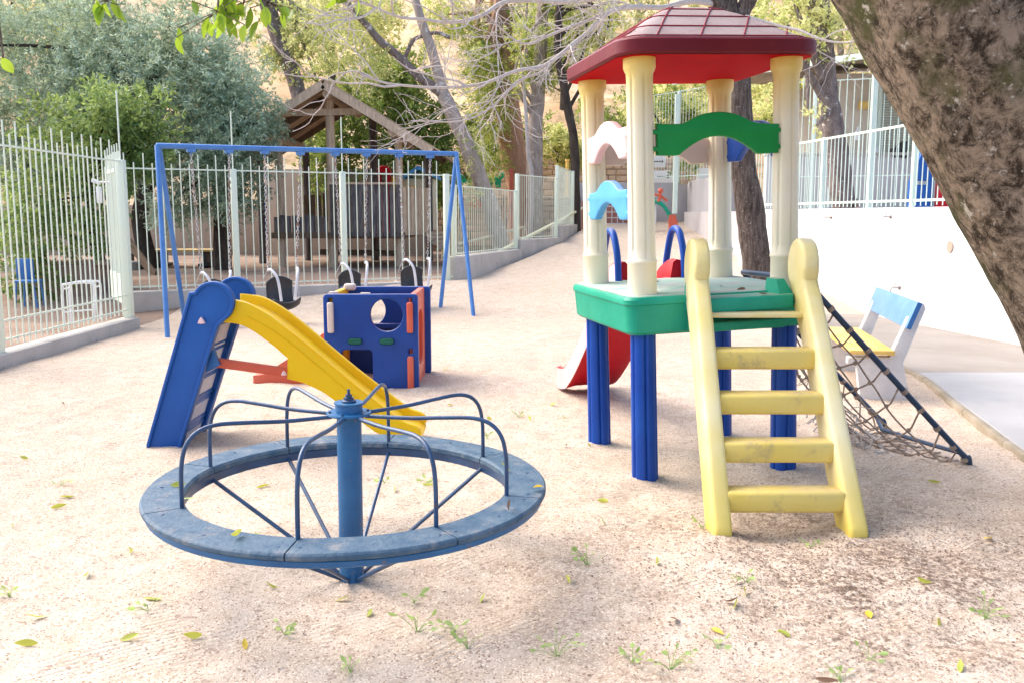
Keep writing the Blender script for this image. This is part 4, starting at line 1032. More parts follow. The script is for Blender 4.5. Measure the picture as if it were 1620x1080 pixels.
c = at(115, 482, 14.2); prop('planter_block', 'low earthen masonry block standing in the yard behind the white tube frame', 'block', MB().box((c.x, c.y, .35), (1.0, .7, .62), None, .04, 3).box((c.x + .1, c.y + .1, .68), (1.2, .8, .06), None, .02), MAT['soil'], (c.x, c.y, 0))
c = at(120, 423, 18); prop('stone_platform', 'broad low stone platform in the yard seen through the left fence', 'platform', MB().box((c.x, c.y, .28), (2.2, 1.4, .42), None, .04, 3), MAT['concrete'], (c.x, c.y, 0))
# white tube frame behind the left fence
p0, p1, q0, q1 = at(103, 532, 10.6), at(150, 522, 10.9), at(98, 450, 10.6), at(148, 446, 10.9)
m = MB(); z = .14; h_ = q0.z
pts = [Vector((p0.x, p0.y, z)), Vector((q0.x, q0.y, h_ - .06)), Vector((q0.x + .05, q0.y + .03, h_)), Vector((q1.x - .05, q1.y - .03, h_)), Vector((q1.x, q1.y, h_ - .06)), Vector((p1.x, p1.y, z))]
m.tube(smooth(pts, 5), .016, 10)
pts2 = [v + Vector((-.03, .24, 0)) for v in pts]; m.tube(smooth(pts2, 5), .014, 10)
for f in (.35,): m.tube([pts[0].lerp(pts[1], f), pts[5].lerp(pts[4], f)], .011, 8)
m.tube([pts[1], pts2[1]], .011, 8); m.tube([pts[4], pts2[4]], .011, 8)
prop('tube_frame', 'white tubular steel frame with rounded top standing just behind the left fence', 'frame', m, MAT['steelwhite'], (p0.x, p0.y, .14))
c = at(45, 445, 12.4); prop('small_chair', 'small dark blue chair partly hidden behind the left fence post', 'chair', MB().box(c, (.28, .26, .03), None, .008).box(c + Vector((-.1, .12, .16)), (.24, .03, .28), None, .01).tube([c + Vector((-.11, -.1, 0)), c + Vector((-.14, -.12, -.36))], .013, 6).tube([c + Vector((.11, -.1, 0)), c + Vector((.16, -.12, -.36))], .013, 6).tube([c + Vector((-.11, .1, 0)), c + Vector((-.14, .12, -.36))], .013, 6).tube([c + Vector((.11, .1, 0)), c + Vector((.14, .12, -.36))], .013, 6), MAT['benchdark'], c)
c = at(416, 322, 23); prop('blue_post', 'short dark blue painted post in the yard left of the stilt playhouse', 'post', MB().box(c + Vector((0, 0, -.2)), (.16, .12, 1.4), None, .01), MAT['benchdark'], (c.x, c.y, .35))
# toys behind the hut
c = at(665, 318, 23.5)
t = thing('toy_house', 'cream toy house with light blue roof behind the right post of the playhouse', 'toy house', (c.x, c.y, c.z - .9))
MB().box(c + Vector((0, 0, -.1)), (.80, .7, 1.3), None, .04, 3).build('wall', P['cream'], t, world=True)
MB().loft([[c + Vector((x, y, z)) for x, z in ((-.55, .52), (0, .86), (.50, .60), (.50, .52), (0, .76), (-.55, .44))] for y in (-.45, .45)]).build('roof', P['lblue'], t, world=True)
MB().mesh(plate_mesh(circ(0, 0, .12, 16), (), .06, .01), XZ(c.y - .36, c.x - .15, c.z + .25)).build('window', P['yellow'], t, world=True)
c = at(608, 280, 23.0)
t = thing('toy_climber', 'red and blue plastic climber seen above the plank wall of the playhouse', 'climber', (c.x, c.y, c.z - 1.7))
MB().mesh(plate_mesh([(-.16, -1.4), (-.16, .1)] + circ(0, .1, .17, 12, 180, 0)[::1] + [(.16, .1), (.16, -1.4), (.07, -1.4), (.07, .08), (-.07, .08), (-.07, -1.4)], (), .25, .02), XZ(c.y, c.x, c.z)).build('arch', P['red'], t, world=True)
MB().box(c + Vector((-.25, .1, -.15)), (.22, .3, .7), None, .03, 3).build('panel', P['mblue'], t, world=True)
MB().box(c + Vector((.28, .05, -.2)), (.18, .3, .4), None, .03, 3).build('panel', P['yellow'], t, world=True)
# terraces and stone walls at the back
c = at(790, 318, 28)
def stonewall(name, label, x0, x1, Y, z0, z1, mat, rn, cap=None):
    t = thing(name, label, 'wall', ((x0 + x1) / 2, Y, z0)); m = MB(); rr_ = random.Random(rn); z = z0
    m.box(((x0 + x1) / 2, Y + .12, (z0 + z1) / 2 - .02), (x1 - x0, .2, z1 - z0 - .04))
    while z < z1 - .05:
        h = min(rr_.uniform(.16, .30), z1 - z); x = x0
        while x < x1 - .05:
            w = min(rr_.uniform(.25, .6), x1 - x); m.box((x + w / 2, Y + rr_.uniform(-.02, .02), z + h / 2), (w - .02, .14, h - .02), None, .03, 2); x += w
        z += h
    m.build('stonework', mat, t, world=True)
    return t
stonewall('stone_wall', 'low rough stone wall holding the first terrace behind the stepped fence', -3.0, 4.2, 27.8, .5, 2.0, MAT['stone'], 4)
stonewall('stone_wall', 'higher sunlit stone wall beneath the ochre hillside, behind the tree trunks', -3.5, 7.5, 33.4, 1.9, 3.5, MAT['stone'], 9)
t = thing('grey_wall', 'pale grey wall below the mint fence at the far end of the sand', 'wall', (3.6, 25, 1.0))
m = MB(); m.box((3.3, 25.2, 1.70), (3.4, .2, 1.2), None, .01); m.box((5.2, 23.6, 1.70), (.9, 2.8, 1.25), None, .02); m.build('wall', MAT['greywall'], t, world=True)
MB().box((5.05, 22.1, 1.02), (.8, .5, .34), None, .04, 3).build('stone_footing', MAT['stone'], t, world=True)
bar_fence('tall_bar_fence', 'tall pale mint fence on top of the grey wall behind the play tower', (3.2, 25.1, 0), (5.4, 21.6, 0), 2.3, 4.5, .11, .0, 0, MAT['mintsteel'], (.05, 1.9, 4.05), post_w=.07, rail_low=2.4, group='tall mint fences')
bar_fence('tall_bar_fence', 'tall pale mint fence in front of the house wall behind the railing', (5.6, 19.2, 0), (9.2, 17.8, 0), 1.5, 4.1, .14, .12, .0, MAT['mintsteel'], (.6, 2.5), post_w=.08, rail_low=2.2, group='tall mint fences', barr=.009)
# signs, planters on the grey wall
for (px, py, w, h, lb) in ((1041, 256, .45, .32, 'upper white arrow signboard hanging behind the tower column'), (1048, 280, .62, .34, 'lower white arrow signboard standing behind the tower column')):
    c = at(px, py, 26.5); t = thing('signboard', lb, 'sign', tuple(c), group='white arrow signboards')
    MB().box(c, (w, .03, h), None, .006).build('board', MAT['white'], t, world=True)
    m = MB(); y = c.y - .022; m.box((c.x, y, c.z), (w * .5, .006, .03)); m.loft([[Vector((c.x + w * .22, y + d, c.z + .06)), Vector((c.x + w * .34, y + d, c.z)), Vector((c.x + w * .22, y + d, c.z - .06))] for d in (-.003, .003)]); m.build('arrow', MAT['rubber'], t, world=True)
    m = MB(); m.box(c + Vector((0, .04, -.4)), (.04, .04, 1.2)); m.build('stake', MAT['lightwood'], t, world=True)
rng0 = np.random.RandomState(3)
c = at(1122, 278, 24.5)
t = thing('planter_box', 'white rectangular planter box on the grey wall right of the green arched panel', 'planter', (c.x, c.y, c.z - .2))
MB().box(c, (.62, .3, .36), None, .01).build('box', MAT['white'], t, world=True)
foliage('plant', [[c.x + (i - 3) * .09, c.y, c.z + .22] for i in range(7)], [.08] * 7, 260, .07, LF['pale'], t, rng0)
c = at(1083, 280, 24.6)
t = thing('potted_plant', 'small potted green plant left of the white planter box', 'plant', (c.x, c.y, c.z - .2))
MB().lathe([(0, -.2), (.09, -.2), (.12, -.03), (0, -.03)], c=c, n=14).build('pot', MAT['stone'], t, world=True)
foliage('leaves', [[c.x, c.y, c.z + .12]], [.2], 220, .12, LF['dark'], t, rng0)
# green arched toy at the end of the sand
c = at(1050, 352, 22.4)
t = thing('arch_toy', 'green arched plastic toy with pink foot and small red figure near the grey wall', 'toy', (c.x, c.y, c.z - .1))
MB().tube(smooth([at(1012, 330, 22.6), at(1030, 319, 22.5), at(1046, 323, 22.4), at(1056, 335, 22.4), at(1061, 346, 22.4)], 5), .05, 10).build('arch', P['tgreen'] if False else P['green'], t, world=True)
p = at(1066, 352, 22.4); MB().loft([[p + Vector((a, b, -.22)) for a, b in ((-.11, -.1), (.14, -.1), (.14, .1), (-.11, .1))], [p + Vector((a, b, .18)) for a, b in ((-.13, -.1), (.02, -.1), (.02, .1), (-.13, .1))]]).build('foot', P['coral'], t, world=True)
p = at(1045, 302, 22.4); m = MB(); m.lathe([(0, -.07), (.05, -.05), (.07, 0), (.05, .05), (0, .07)], c=p, n=14); m.tube([p + Vector((-.17, 0, -.08)), p + Vector((0, 0, -.12)), p + Vector((.10, 0, -.20)), p + Vector((.17, 0, -.25))], .03, 8); m.tube([p, p + Vector((-.02, 0, -.2)), p + Vector((-.06, 0, -.27))], .035, 8); m.build('figure', P['coral'], t, world=True)
p = at(1030, 341, 22.6); MB().box(p, (.24, .2, .48), None, .03, 3).build('panel', MAT['white'], t, world=True)
p = at(1031, 312, 22.6); MB().box(p, (.08, .1, .1), None, .02).build('panel', P['mblue'], t, world=True)
# white grid gate before brick
c = at(968, 345, 24.5)
t = thing('grid_gate', 'white wire grid gate in front of red bricks, seen through the light blue arch', 'gate', (c.x, c.y, .9))
MB().box(c + Vector((0, .15, -.05)), (1.6, .1, 1.0)).build('brick_backing', M('red_brick', (.42, .18, .13), (.50, .24, .18), 3, .9, .4, 20), t, world=True)
m = MB()
for i in range(11): m.tube([c + Vector((-.75 + i * .15, 0, -.5)), c + Vector((-.75 + i * .15, 0, .5))], .011, 5)
for i in range(7): m.tube([c + Vector((-.75, 0, -.45 + i * .15)), c + Vector((.75, 0, -.45 + i * .15))], .011, 5)
m.build('grid', MAT['steelwhite'], t, world=True)
# back terrace toys
for (px, lb) in ((735, 'green rocking toy half hidden behind the leaning grey tree'), (782, 'green rocking toy left of the reddish trunk')):
    c = at(px, 286, 28.6); t = thing('rocking_toy', lb, 'toy', (c.x, c.y, c.z - .3), group='green rocking toys')
    MB().mesh(plate_mesh([(-.30, -.22), (-.30, .12), (-.12, .20), (.0, .12), (.12, .12), (.20, .24), (.32, .24), (.32, .12), (.22, .02), (.20, -.22), (.06, -.22), (.0, -.05), (-.10, -.22)][::-1], (), .18, .03), XZ(c.y, c.x, c.z)).build('body', P['green'], t, world=True)
    MB().tube([c + Vector((.2, -.2, .14)), c + Vector((.2, .2, .14))], .025, 8).build('handle', P['yellow'], t, world=True)
a, b = at(712, 302, 28.2), at(800, 270, 28.4)
prop('seesaw_beam', 'long cream seesaw beam tilted between the two green rocking toys', 'seesaw', MB().beam(a, b, .10, .07, .01).tube([(a + b) / 2, (a + b) / 2 + Vector((0, 0, -.5))], .04, 8), MAT['cream_bar'], (a + b) / 2)
c = at(809, 300, 25.5); prop('red_post', 'thin red painted post in front of the reddish tree trunk', 'post', MB().box(c, (.10, .10, 1.1), None, .01).box(c + Vector((0, 0, .52)), (.13, .13, .04), None, .005).box(c + Vector((0, 0, -.8)), (.10, .10, .7), None, .01), MAT['redpaint'] if 'redpaint' in MAT else P['coral'], (c.x, c.y, c.z - 1.1))
c = at(897, 300, 30); prop('yellow_post', 'slim yellow post right of the grey trunks', 'post', MB().tube([c + Vector((0, 0, -1)), c + Vector((0, 0, .9))], .05, 8).tube([c + Vector((0, 0, .9)), c + Vector((0, 0, .96))], .07, 8), MAT['benchyel'], c)
c = at(752, 321, 27.5); prop('orange_box', 'small orange box in front of the low stone wall', 'box', MB().box(c, (.34, .25, .26), None, .02).box(c + Vector((0, 0, .14)), (.37, .28, .03), None, .008), P['coral'], c)

# ------------------------------------------------------------------ house on the upper terrace
t = thing('house', 'beige house with mint louvred door and sloping fibre cement roof on the upper terrace', 'house', (9, 20.5, 1.5))
m = MB(); m.box((11.2, 22.2, 3.0), (8.2, 3.2, 3.0), None, .01); m.build('wall', MAT['tan'], t, world=True)
m = MB(); rr_ = random.Random(3)
ra, rb = Vector((9.9, 15.4, 4.62)), Vector((3.84, 22.3, 4.62)); rn_ = Vector((rb.y - ra.y, -(rb.x - ra.x), 0)).normalized(); L = (rb - ra).length; ud = (rb - ra) / L
rows = []
for k in range(61):
    s_ = L * k / 60; zz = .028 * math.sin(k * 2.1)
    rows.append([ra + ud * s_ + Vector((0, 0, zz)), ra + ud * s_ + rn_ * 3.6 + Vector((0, 0, zz + .22)), ra + ud * s_ + rn_ * 3.6 + Vector((0, 0, zz + .24)), ra + ud * s_ + Vector((0, 0, zz + .02))])
m.loft(rows); m.build('roof', MAT['corr'], t, world=True)
m = MB(); m.beam(ra + Vector((0, 0, -.07)), rb + Vector((0, 0, -.07)), .09, .12); m.build('roof_beam', MAT['mintsteel'], t, world=True)
for s_ in (.45, .985):
    p = ra.lerp(rb, s_); m = MB(); m.box((p.x, p.y, 2.86), (.10, .10, 2.8)); m.build('roof_post', MAT['mintsteel'], t, world=True)
d0, d1 = at(1397, 130, 20.5), at(1446, 245, 20.5)
m = MB()
for z in np.arange(d1.z, d0.z, .055): m.beam((d0.x, 20.54, z), (d1.x + .3, 20.54, z), .05, .012)
dr = m.build('louvred_door', MAT['mintsteel'], t, world=True)
m = MB()
for x in (d0.x - .04, d1.x + .34): m.box((x, 20.53, (d0.z + d1.z) / 2), (.08, .08, d0.z - d1.z + .1))
m.box(((d0.x + d1.x) / 2 + .15, 20.53, d0.z + .06), (d1.x - d0.x + .46, .08, .08)); m.build('door_frame', MAT['mintsteel'], dr, world=True)
t = thing('garden_wall', 'low grey garden wall behind the railing on the upper terrace', 'wall', (9.5, 19.6, 1.5))
m = MB(); m.box((9.9, 19.75, 2.05), (9.0, .22, 1.25), None, .01); m.build('wall', MAT['greywall'], t, world=True)
MB().box((9.9, 19.73, 2.70), (9.06, .30, .06), None, .01).build('coping', MAT['concrete'], t, world=True)
c = at(1367, 166, 20.4); prop('wall_lamp', 'small yellow box lamp fixed high on the beige house wall', 'lamp', MB().box(c, (.22, .12, .14), None, .02).box(c + Vector((0, 0, -.08)), (.24, .14, .03), None, .008), MAT['benchyel'], c)
c = at(1381, 238, 19.7); prop('jug', 'white plastic jug with pink base on the garden wall', 'jug', MB().lathe([(0, -.16), (.10, -.16), (.11, -.02), (.10, .06), (.04, .12), (.04, .17), (0, .17)], c=c, n=16).tube(smooth([c + Vector((.09, 0, .05)), c + Vector((.15, 0, .02)), c + Vector((.10, 0, -.08))], 4), .015, 6), MAT['steelwhite'], c)
c = at(1424, 238, 19.7); prop('crate', 'black and white bundle on the garden wall below the louvred door', 'bundle', MB().box(c + Vector((-.10, 0, -.06)), (.18, .2, .2), None, .03).box(c + Vector((.06, 0, .0)), (.12, .2, .36), None, .03).tube(smooth([c + Vector((-.1, 0, .04)), c + Vector((-.05, 0, .13)), c + Vector((.03, 0, .1))], 4), .015, 6), MAT['rubber'], c)
c = at(1357, 212, 20.3); prop('bottle', 'white bottle hanging on the beige wall left of the jug', 'bottle', MB().lathe([(0, -.14), (.055, -.14), (.06, .04), (.025, .10), (.025, .15), (0, .15)], c=c, n=12), MAT['steelwhite'], c)
c = at(1457, 288, 12.6)
t = thing('toy_slide', 'blue plastic toy slide panel with red side behind the railing, beside the big trunk', 'slide', (c.x, c.y, 1.5))
MB().mesh(plate_mesh([(-.16, -.50), (-.16, .0), (-.11, .22), (-.02, .42), (.05, .50), (.16, .46), (.16, -.50)][::-1], (rrect(-.08, -.02, .08, .03, .01)[::-1],), .10, .015), XZ(c.y, c.x, c.z - .02)).build('panel', P['slideblue'], t, world=True)
MB().mesh(plate_mesh([(.20, -.50), (.20, .16), (.26, .26), (.50, .05), (.60, -.50)], (), .14, .02), XZ(c.y - .05, c.x, c.z)).build('side', P['red'], t, world=True)

# ================================================================== TREES
def W(pts, Y=None):
    return [at(*p) if len(p) == 3 else at(p[0], p[1], Y) for p in pts]
G0 = lambda px, Y: Vector(((px - 810) / F * Y, Y, .1))
# bluish feathery trees at the left
tree('feathery_tree', 'large bluish green feathery tree filling the upper left behind the fences', G0(232, 18.6), W([(232, 405), (222, 340), (240, 260), (250, 170), (240, 90)], 18.6), .20, .10,
     [(tuple(at(240, 150, 18.6)), (2.1, 1.6, 1.75), 90, .25, .6), (tuple(at(60, 130, 18.8)), (2.3, 1.6, 1.9), 80, .25, .6), (tuple(at(130, 40, 19.5)), (2.3, 1.4, 1.0), 40, .25, .55), (tuple(at(310, 115, 18.6)), (1.15, 1.1, 1.0), 34, .2, .45), (tuple(at(40, 260, 19.2)), (1.2, 1.2, .9), 20, .3, .6)], LF['bluish'], BK['darkb'], 120000, .085, 21, limbs=26, width=.30, droop=.3)
tree('feathery_tree', 'smaller bluish feathery tree left of the stilt playhouse roof', G0(352, 18.2), W([(352, 400), (350, 330), (346, 260), (355, 200)], 18.2), .19, .12,
     [(tuple(at(352, 200, 18.0)), (.95, 1.0, 1.15), 42, .28, .5), (tuple(at(368, 275, 17.6)), (.45, .6, .7), 12, .25, .4), (tuple(at(300, 290, 17.6)), (.8, .7, .7), 16, .25, .45)], LF['bluish'], BK['darkb'], 42000, .080, 22, limbs=16, width=.30, droop=.5)
tree('citrus_tree', 'fresh green broad-leaved tree right behind the left bar fence', G0(160, 14.6), W([(165, 440), (150, 380), (140, 300), (150, 220)], 14.6), .11, .05,
     [(tuple(at(165, 215, 14.6)), (1.0, .8, 1.05), 44, .12, .36), (tuple(at(100, 320, 14.2)), (.95, .7, .95), 36, .12, .34), (tuple(at(215, 200, 15)), (.6, .5, .7), 12, .2, .35), (tuple(at(40, 400, 13.4)), (.5, .5, .6), 9, .2, .35)], LF['citrus'], BK['darkb'], 21000, .085, 23, limbs=14, width=.42, droop=.3)
# dark leaning tree with hanging creepers
tree('leaning_tree', 'dark trunk leaning out of the top left behind the playhouse', G0(490, 28), W([(485, 250), (470, 140), (440, 60), (415, -20), (400, -70)], 28), .26, .20,
     [(tuple(at(430, 20, 28)), (1.5, 1.2, 1.3), 14, .25, .5), (tuple(at(500, 90, 28.5)), (1.0, .9, 1.1), 12, .25, .5)], LF['olive'], BK['lichened'], 5000, .14, 24, limbs=10, droop=.8)
# leaning lichen tree: trunk with two limbs
b0 = G0(800, 21); t = thing('forked_tree', 'grey lichen-covered tree leaning left and forking above the swing frame', 'tree', tuple(b0))
m = MB(); trunk_mb(m, [b0] + W([(795, 400), (776, 330), (748, 252), (716, 182), (702, 150)], 21), .22, .15, rough=.15, wob=.03); m.build('trunk', BK['grey'], t, world=True)
m = MB(); trunk_mb(m, W([(703, 152), (690, 100), (668, 40), (655, -20), (640, -90)], 21), .13, .07, wob=.05, flare=0); m.build('limb', BK['grey'], t, world=True)
m = MB(); trunk_mb(m, W([(703, 152), (652, 112), (600, 62), (562, 20), (530, -40)], 21), .12, .05, wob=.05, flare=0); m.build('limb', BK['lichened'], t, world=True)
m = MB(); trunk_mb(m, W([(640, 92), (650, 70), (660, 60), (690, 52), (712, 60)], 21), .05, .035, wob=.02, flare=0, n=8); m.build('limb', BK['lichened'], t, world=True)
cs, rr = blob(tuple(at(560, 60, 21.6)), (2.0, 1.2, 1.1), 22, .2, .5, rng0); c2, r2 = blob(tuple(at(755, 250, 21)), (.28, .3, 1.2), 12, .12, .22, rng0)
foliage('crown', cs + c2, rr + r2, 8500, .09, LF['olive'], t, np.random.RandomState(31), droop=.5, width=.3)
tree('reddish_tree', 'tall tree with reddish fibrous trunk and drooping yellow green foliage', G0(832, 27), W([(826, 305), (812, 240), (802, 160), (798, 90), (790, 0), (786, -90)], 27), .46, .22,
     [(tuple(at(770, 120, 26.4)), (.85, .8, 1.9), 34, .25, .5), (tuple(at(850, 40, 27)), (1.4, .9, 1.4), 26, .25, .55), (tuple(at(770, 230, 26.2)), (.5, .4, .9), 10, .2, .35), (tuple(at(720, 30, 27)), (1.3, .9, 1.0), 20, .2, .5)], LF['cypress'], BK['red'], 26000, .12, 25, limbs=12, width=.22, droop=1.2)
tree('grey_trunk_tree', 'slim straight tree with pale grey trunk right of the reddish trunk', G0(845, 24.6), W([(846, 300), (846, 220), (852, 150), (856, 60), (862, -60)], 24.6), .24, .15,
     [(tuple(at(880, 30, 24.6)), (1.4, .9, 1.2), 26, .2, .5), (tuple(at(840, 110, 24.4)), (.6, .6, .6), 8, .2, .35)], LF['cypress'], BK['grey'], 11000, .10, 26, limbs=10, width=.25, droop=1.0, rough=.16)
m = MB(); trunk_mb(m, [G0(836, 24.3)] + W([(842, 300), (836, 240), (832, 170), (824, 90)], 24.3), .07, .04, flare=.1, n=8); prop('sapling', 'thin pale sapling leaning against the grey trunk', 'tree', m, BK['twig'], G0(836, 24.3))
tree('dark_trunk_tree', 'thin dark-trunked tree curving beside the left tower column', G0(912, 23.6), W([(910, 300), (906, 210), (890, 130), (882, 60), (890, -30)], 23.6), .13, .09,
     [(tuple(at(930, 30, 23.8)), (1.0, .8, 1.0), 16, .2, .45)], LF['pale'], BK['darkb'], 5000, .10, 27, limbs=8, droop=.4)
tree('bushy_tree', 'dense dark green tree with yellow highlights behind the right roof slope', G0(640, 25.5), W([(640, 330), (636, 250), (620, 170)], 25.5), .16, .08,
     [(tuple(at(610, 175, 25)), (1.7, 1.1, 1.7), 40, .3, .6), (tuple(at(540, 260, 25)), (1.2, .9, 1.0), 18, .25, .5), (tuple(at(690, 240, 25.2)), (.9, .8, 1.1), 16, .25, .45)], LF['dark'], BK['darkb'], 30000, .12, 28, limbs=12, width=.4)
# rough-barked tree behind the tower with bare branches
b0 = Vector((3.36, 12.2, -.05)); t = thing('bare_tree', 'rough grey-brown tree behind the play tower with long bare branches reaching left', 'tree', tuple(b0))
m = MB(); trunk_mb(m, [b0] + W([(1200, 435), (1186, 330), (1174, 240), (1170, 150), (1166, 70), (1160, 25)], 12.2), .21, .125, n=20, rough=.13, wob=.02, flare=.4); m.build('trunk', BK['palm'], t, world=True)
for pts, r0, r1 in (([(1162, 40), (1140, 10), (1120, -20), (1105, -70)], .13, .09), ([(1164, 45), (1180, 15), (1195, -20), (1215, -90)], .12, .08), ([(1160, 40), (1158, 0), (1165, -60)], .10, .07)):
    m = MB(); trunk_mb(m, W(pts, 12.2), r0, r1, n=14, rough=.25, wob=.04, flare=.2); m.build('limb', BK['palm'], t, world=True)
def bare(pts, r0, seed, Y0, Y1, kids=9):
    rr_ = random.Random(seed); n = len(pts)
    P_ = smooth([at(p[0], p[1], Y0 + (Y1 - Y0) * i / (n - 1)) for i, p in enumerate(pts)], 6); N = len(P_); m = MB()
    for i, p in enumerate(P_): p += mnoise.noise_vector(p * 2.2) * .03
    m.tube(P_, [r0 * (1 - .8 * i / N) + .003 for i in range(N)], 8)
    def sub(p, d, L, r, lv):
        q = [p]; dd = d.copy()
        for _ in range(7):
            dd = (dd + Vector((rr_.gauss(0, .22), rr_.gauss(0, .22), rr_.gauss(0, .2)))).normalized(); q.append(q[-1] + dd * L / 7)
        m.tube(smooth(q, 2), [r * (1 - .75 * i / (len(q) * 2 - 2)) + .0012 for i in range(len(q) * 2 - 1)], 5)
        if lv > 0:
            for _ in range(rr_.randint(2, 4)):
                k = rr_.randint(1, 5); s_ = (dd + Vector((rr_.gauss(0, .7), rr_.gauss(0, .5), rr_.gauss(0, .6)))).normalized(); sub(q[k], s_, L * rr_.uniform(.4, .75), r * .55, lv - 1)
    for _ in range(kids):
        k = rr_.randint(int(N * .12), N - 2); d = (P_[k + 1] - P_[k]).normalized(); s_ = (d + Vector((rr_.gauss(0, .5), rr_.gauss(0, .5), rr_.gauss(.05, .65)))).normalized()
        sub(P_[k], s_, rr_.uniform(.5, 1.5), r0 * rr_.uniform(.22, .4), 2)
    m.build('bare_branch', BK['twig'], t, world=True)
bare([(1132, 6), (1095, 3), (1040, 12), (985, 13), (950, 32), (915, 62), (875, 95), (825, 112), (760, 135), (700, 139), (620, 132), (570, 118)], .036, 1, 12.2, 10.2, 17)
bare([(1125, -15), (1040, -22), (925, 2), (860, 3), (800, 5), (760, 26), (710, 36), (650, 30), (600, 14), (560, -4)], .034, 2, 12.1, 9.8, 14)
bare([(890, 85), (860, 110), (820, 130), (770, 175), (720, 192), (650, 192)], .016, 3, 11.3, 10.4, 8)
bare([(985, 13), (940, 30), (870, 55), (830, 70), (790, 45), (760, 10)], .020, 4, 11.8, 10.8, 9)
bare([(1150, 15), (1230, 40), (1275, 52), (1330, 68), (1370, 60)], .020, 5, 12.2, 11.2, 5)
# tree behind the railing
tree('terrace_tree', 'grey-brown trunk with pale leafy top standing behind the white wall railing', Vector((6.28, 17.0, 1.45)), W([(1335, 330), (1326, 250), (1312, 170), (1304, 90), (1300, 20), (1290, -50)], 17.0), .23, .16,
     [(tuple(at(1260, 30, 16.6)), (.75, .6, .55), 18, .15, .35), (tuple(at(1330, 40, 16.6)), (.5, .5, .5), 10, .15, .3), (tuple(at(1286, 170, 16.6)), (.16, .2, .9), 6, .1, .2)], LF['pale'], BK['lichened'], 2200, .10, 29, limbs=8, rough=.2, droop=.3)
# very large leaning trunk at the right edge
b0 = Vector((2.98, 4.0, -.1)); t = thing('big_tree', 'huge mottled brown tree trunk leaning across the right edge in the foreground', 'tree', tuple(b0))
m = MB(); n = 64
axp = smooth([b0, Vector((2.90, 4.0, .45)), Vector((2.68, 4.0, 1.02)), Vector((2.39, 4.0, 1.53)), Vector((2.07, 4.0, 2.02)), Vector((1.76, 4.0, 2.50)), Vector((1.40, 4.0, 3.0)), Vector((1.05, 4.0, 3.6)), Vector((.9, 4.05, 4.4))], 14)
rg = []; N = len(axp); up = Vector((0, 1, 0))
for i, p in enumerate(axp):
    d = (axp[min(i + 1, N - 1)] - axp[max(i - 1, 0)]).normalized(); w_ = d.cross(up).normalized(); row = []
    for k in range(n):
        a = 2 * math.pi * k / n; dv = up * math.cos(a) + w_ * math.sin(a)
        r = .42 * (1 + .25 * max(0, 1 - i / 14)) + mnoise.noise(dv * 1.3 + p * .9) * .045 + mnoise.noise(dv * 4 + p * 3.2) * .014 + mnoise.noise(dv * 12 + p * 10) * .006
        row.append(p + dv * r)
    rg.append(row)
m.loft(rg); m.build('trunk', BK['big'], t, world=True, angle=80)
m = MB(); lp = [Vector((1.25, 4.0, 3.3)), Vector((.5, 3.9, 3.62)), Vector((-.6, 3.7, 3.5)), Vector((-1.7, 3.6, 3.35)), Vector((-2.6, 3.5, 3.2))]
trunk_mb(m, lp, .12, .03, flare=.1, wob=.05); m.build('limb', BK['big'], t, world=True)
def leaf_mb(mb, p, ax, L, Wd, curl=.15, rr_=random):
    """one real leaf: folded, curved blade with pointed tip"""
    ax = ax.normalized(); sd_ = ax.cross(Vector((rr_.gauss(0, 1), rr_.gauss(0, 1), rr_.gauss(0, 1)))).normalized(); nn = ax.cross(sd_); n = 7; vs = []
    for i in range(n + 1):
        f = i / n; w_ = Wd * .5 * math.sin(math.pi * min(1, f * .96 + .02)) ** .8 * (1 - .25 * f)
        c = p + ax * (L * f) - nn * (curl * L * (f * f)); vs += [c + sd_ * w_ + nn * w_ * .35, c, c - sd_ * w_ + nn * w_ * .35]
    fs = []
    for i in range(n):
        a = i * 3; fs += [(a, a + 1, a + 4, a + 3), (a + 1, a + 2, a + 5, a + 4)]
    mb.add(vs, fs)
rr_ = random.Random(12); tw = MB(); lv = MB()
for (px, py, cnt, sp, Y) in ((168, 2, 7, 12, 3.3), (345, 18, 24, 34, 3.3), (425, 4, 14, 30, 3.35), (548, -8, 5, 10, 3.4), (372, 0, 8, 22, 3.4), (5, 92, 1, 3, 3.3)):
    c = at(px, py, Y); top_ = min((Vector(q) for q in smooth(lp, 8)), key=lambda q: (q - c).length)
    tw.tube(smooth([top_, top_.lerp(c, .5) + Vector((.03, .02, .03)), c], 4), .004, 5)
    for _ in range(cnt):
        q = c + Vector((rr_.gauss(0, 1), rr_.gauss(0, .8), rr_.gauss(0, .55))) * (sp / F * Y * .8)
        tw.tube([c, q], .0018, 4); leaf_mb(lv, q, Vector((rr_.gauss(0, .5), rr_.gauss(0, .4), -1)), rr_.uniform(.05, .08), rr_.uniform(.030, .044), .15, rr_)
tw.build('twigs', BK['big'], t, world=True)
lv.build('leaves', LF['near'], t, world=True)['kind'] = 'stuff'

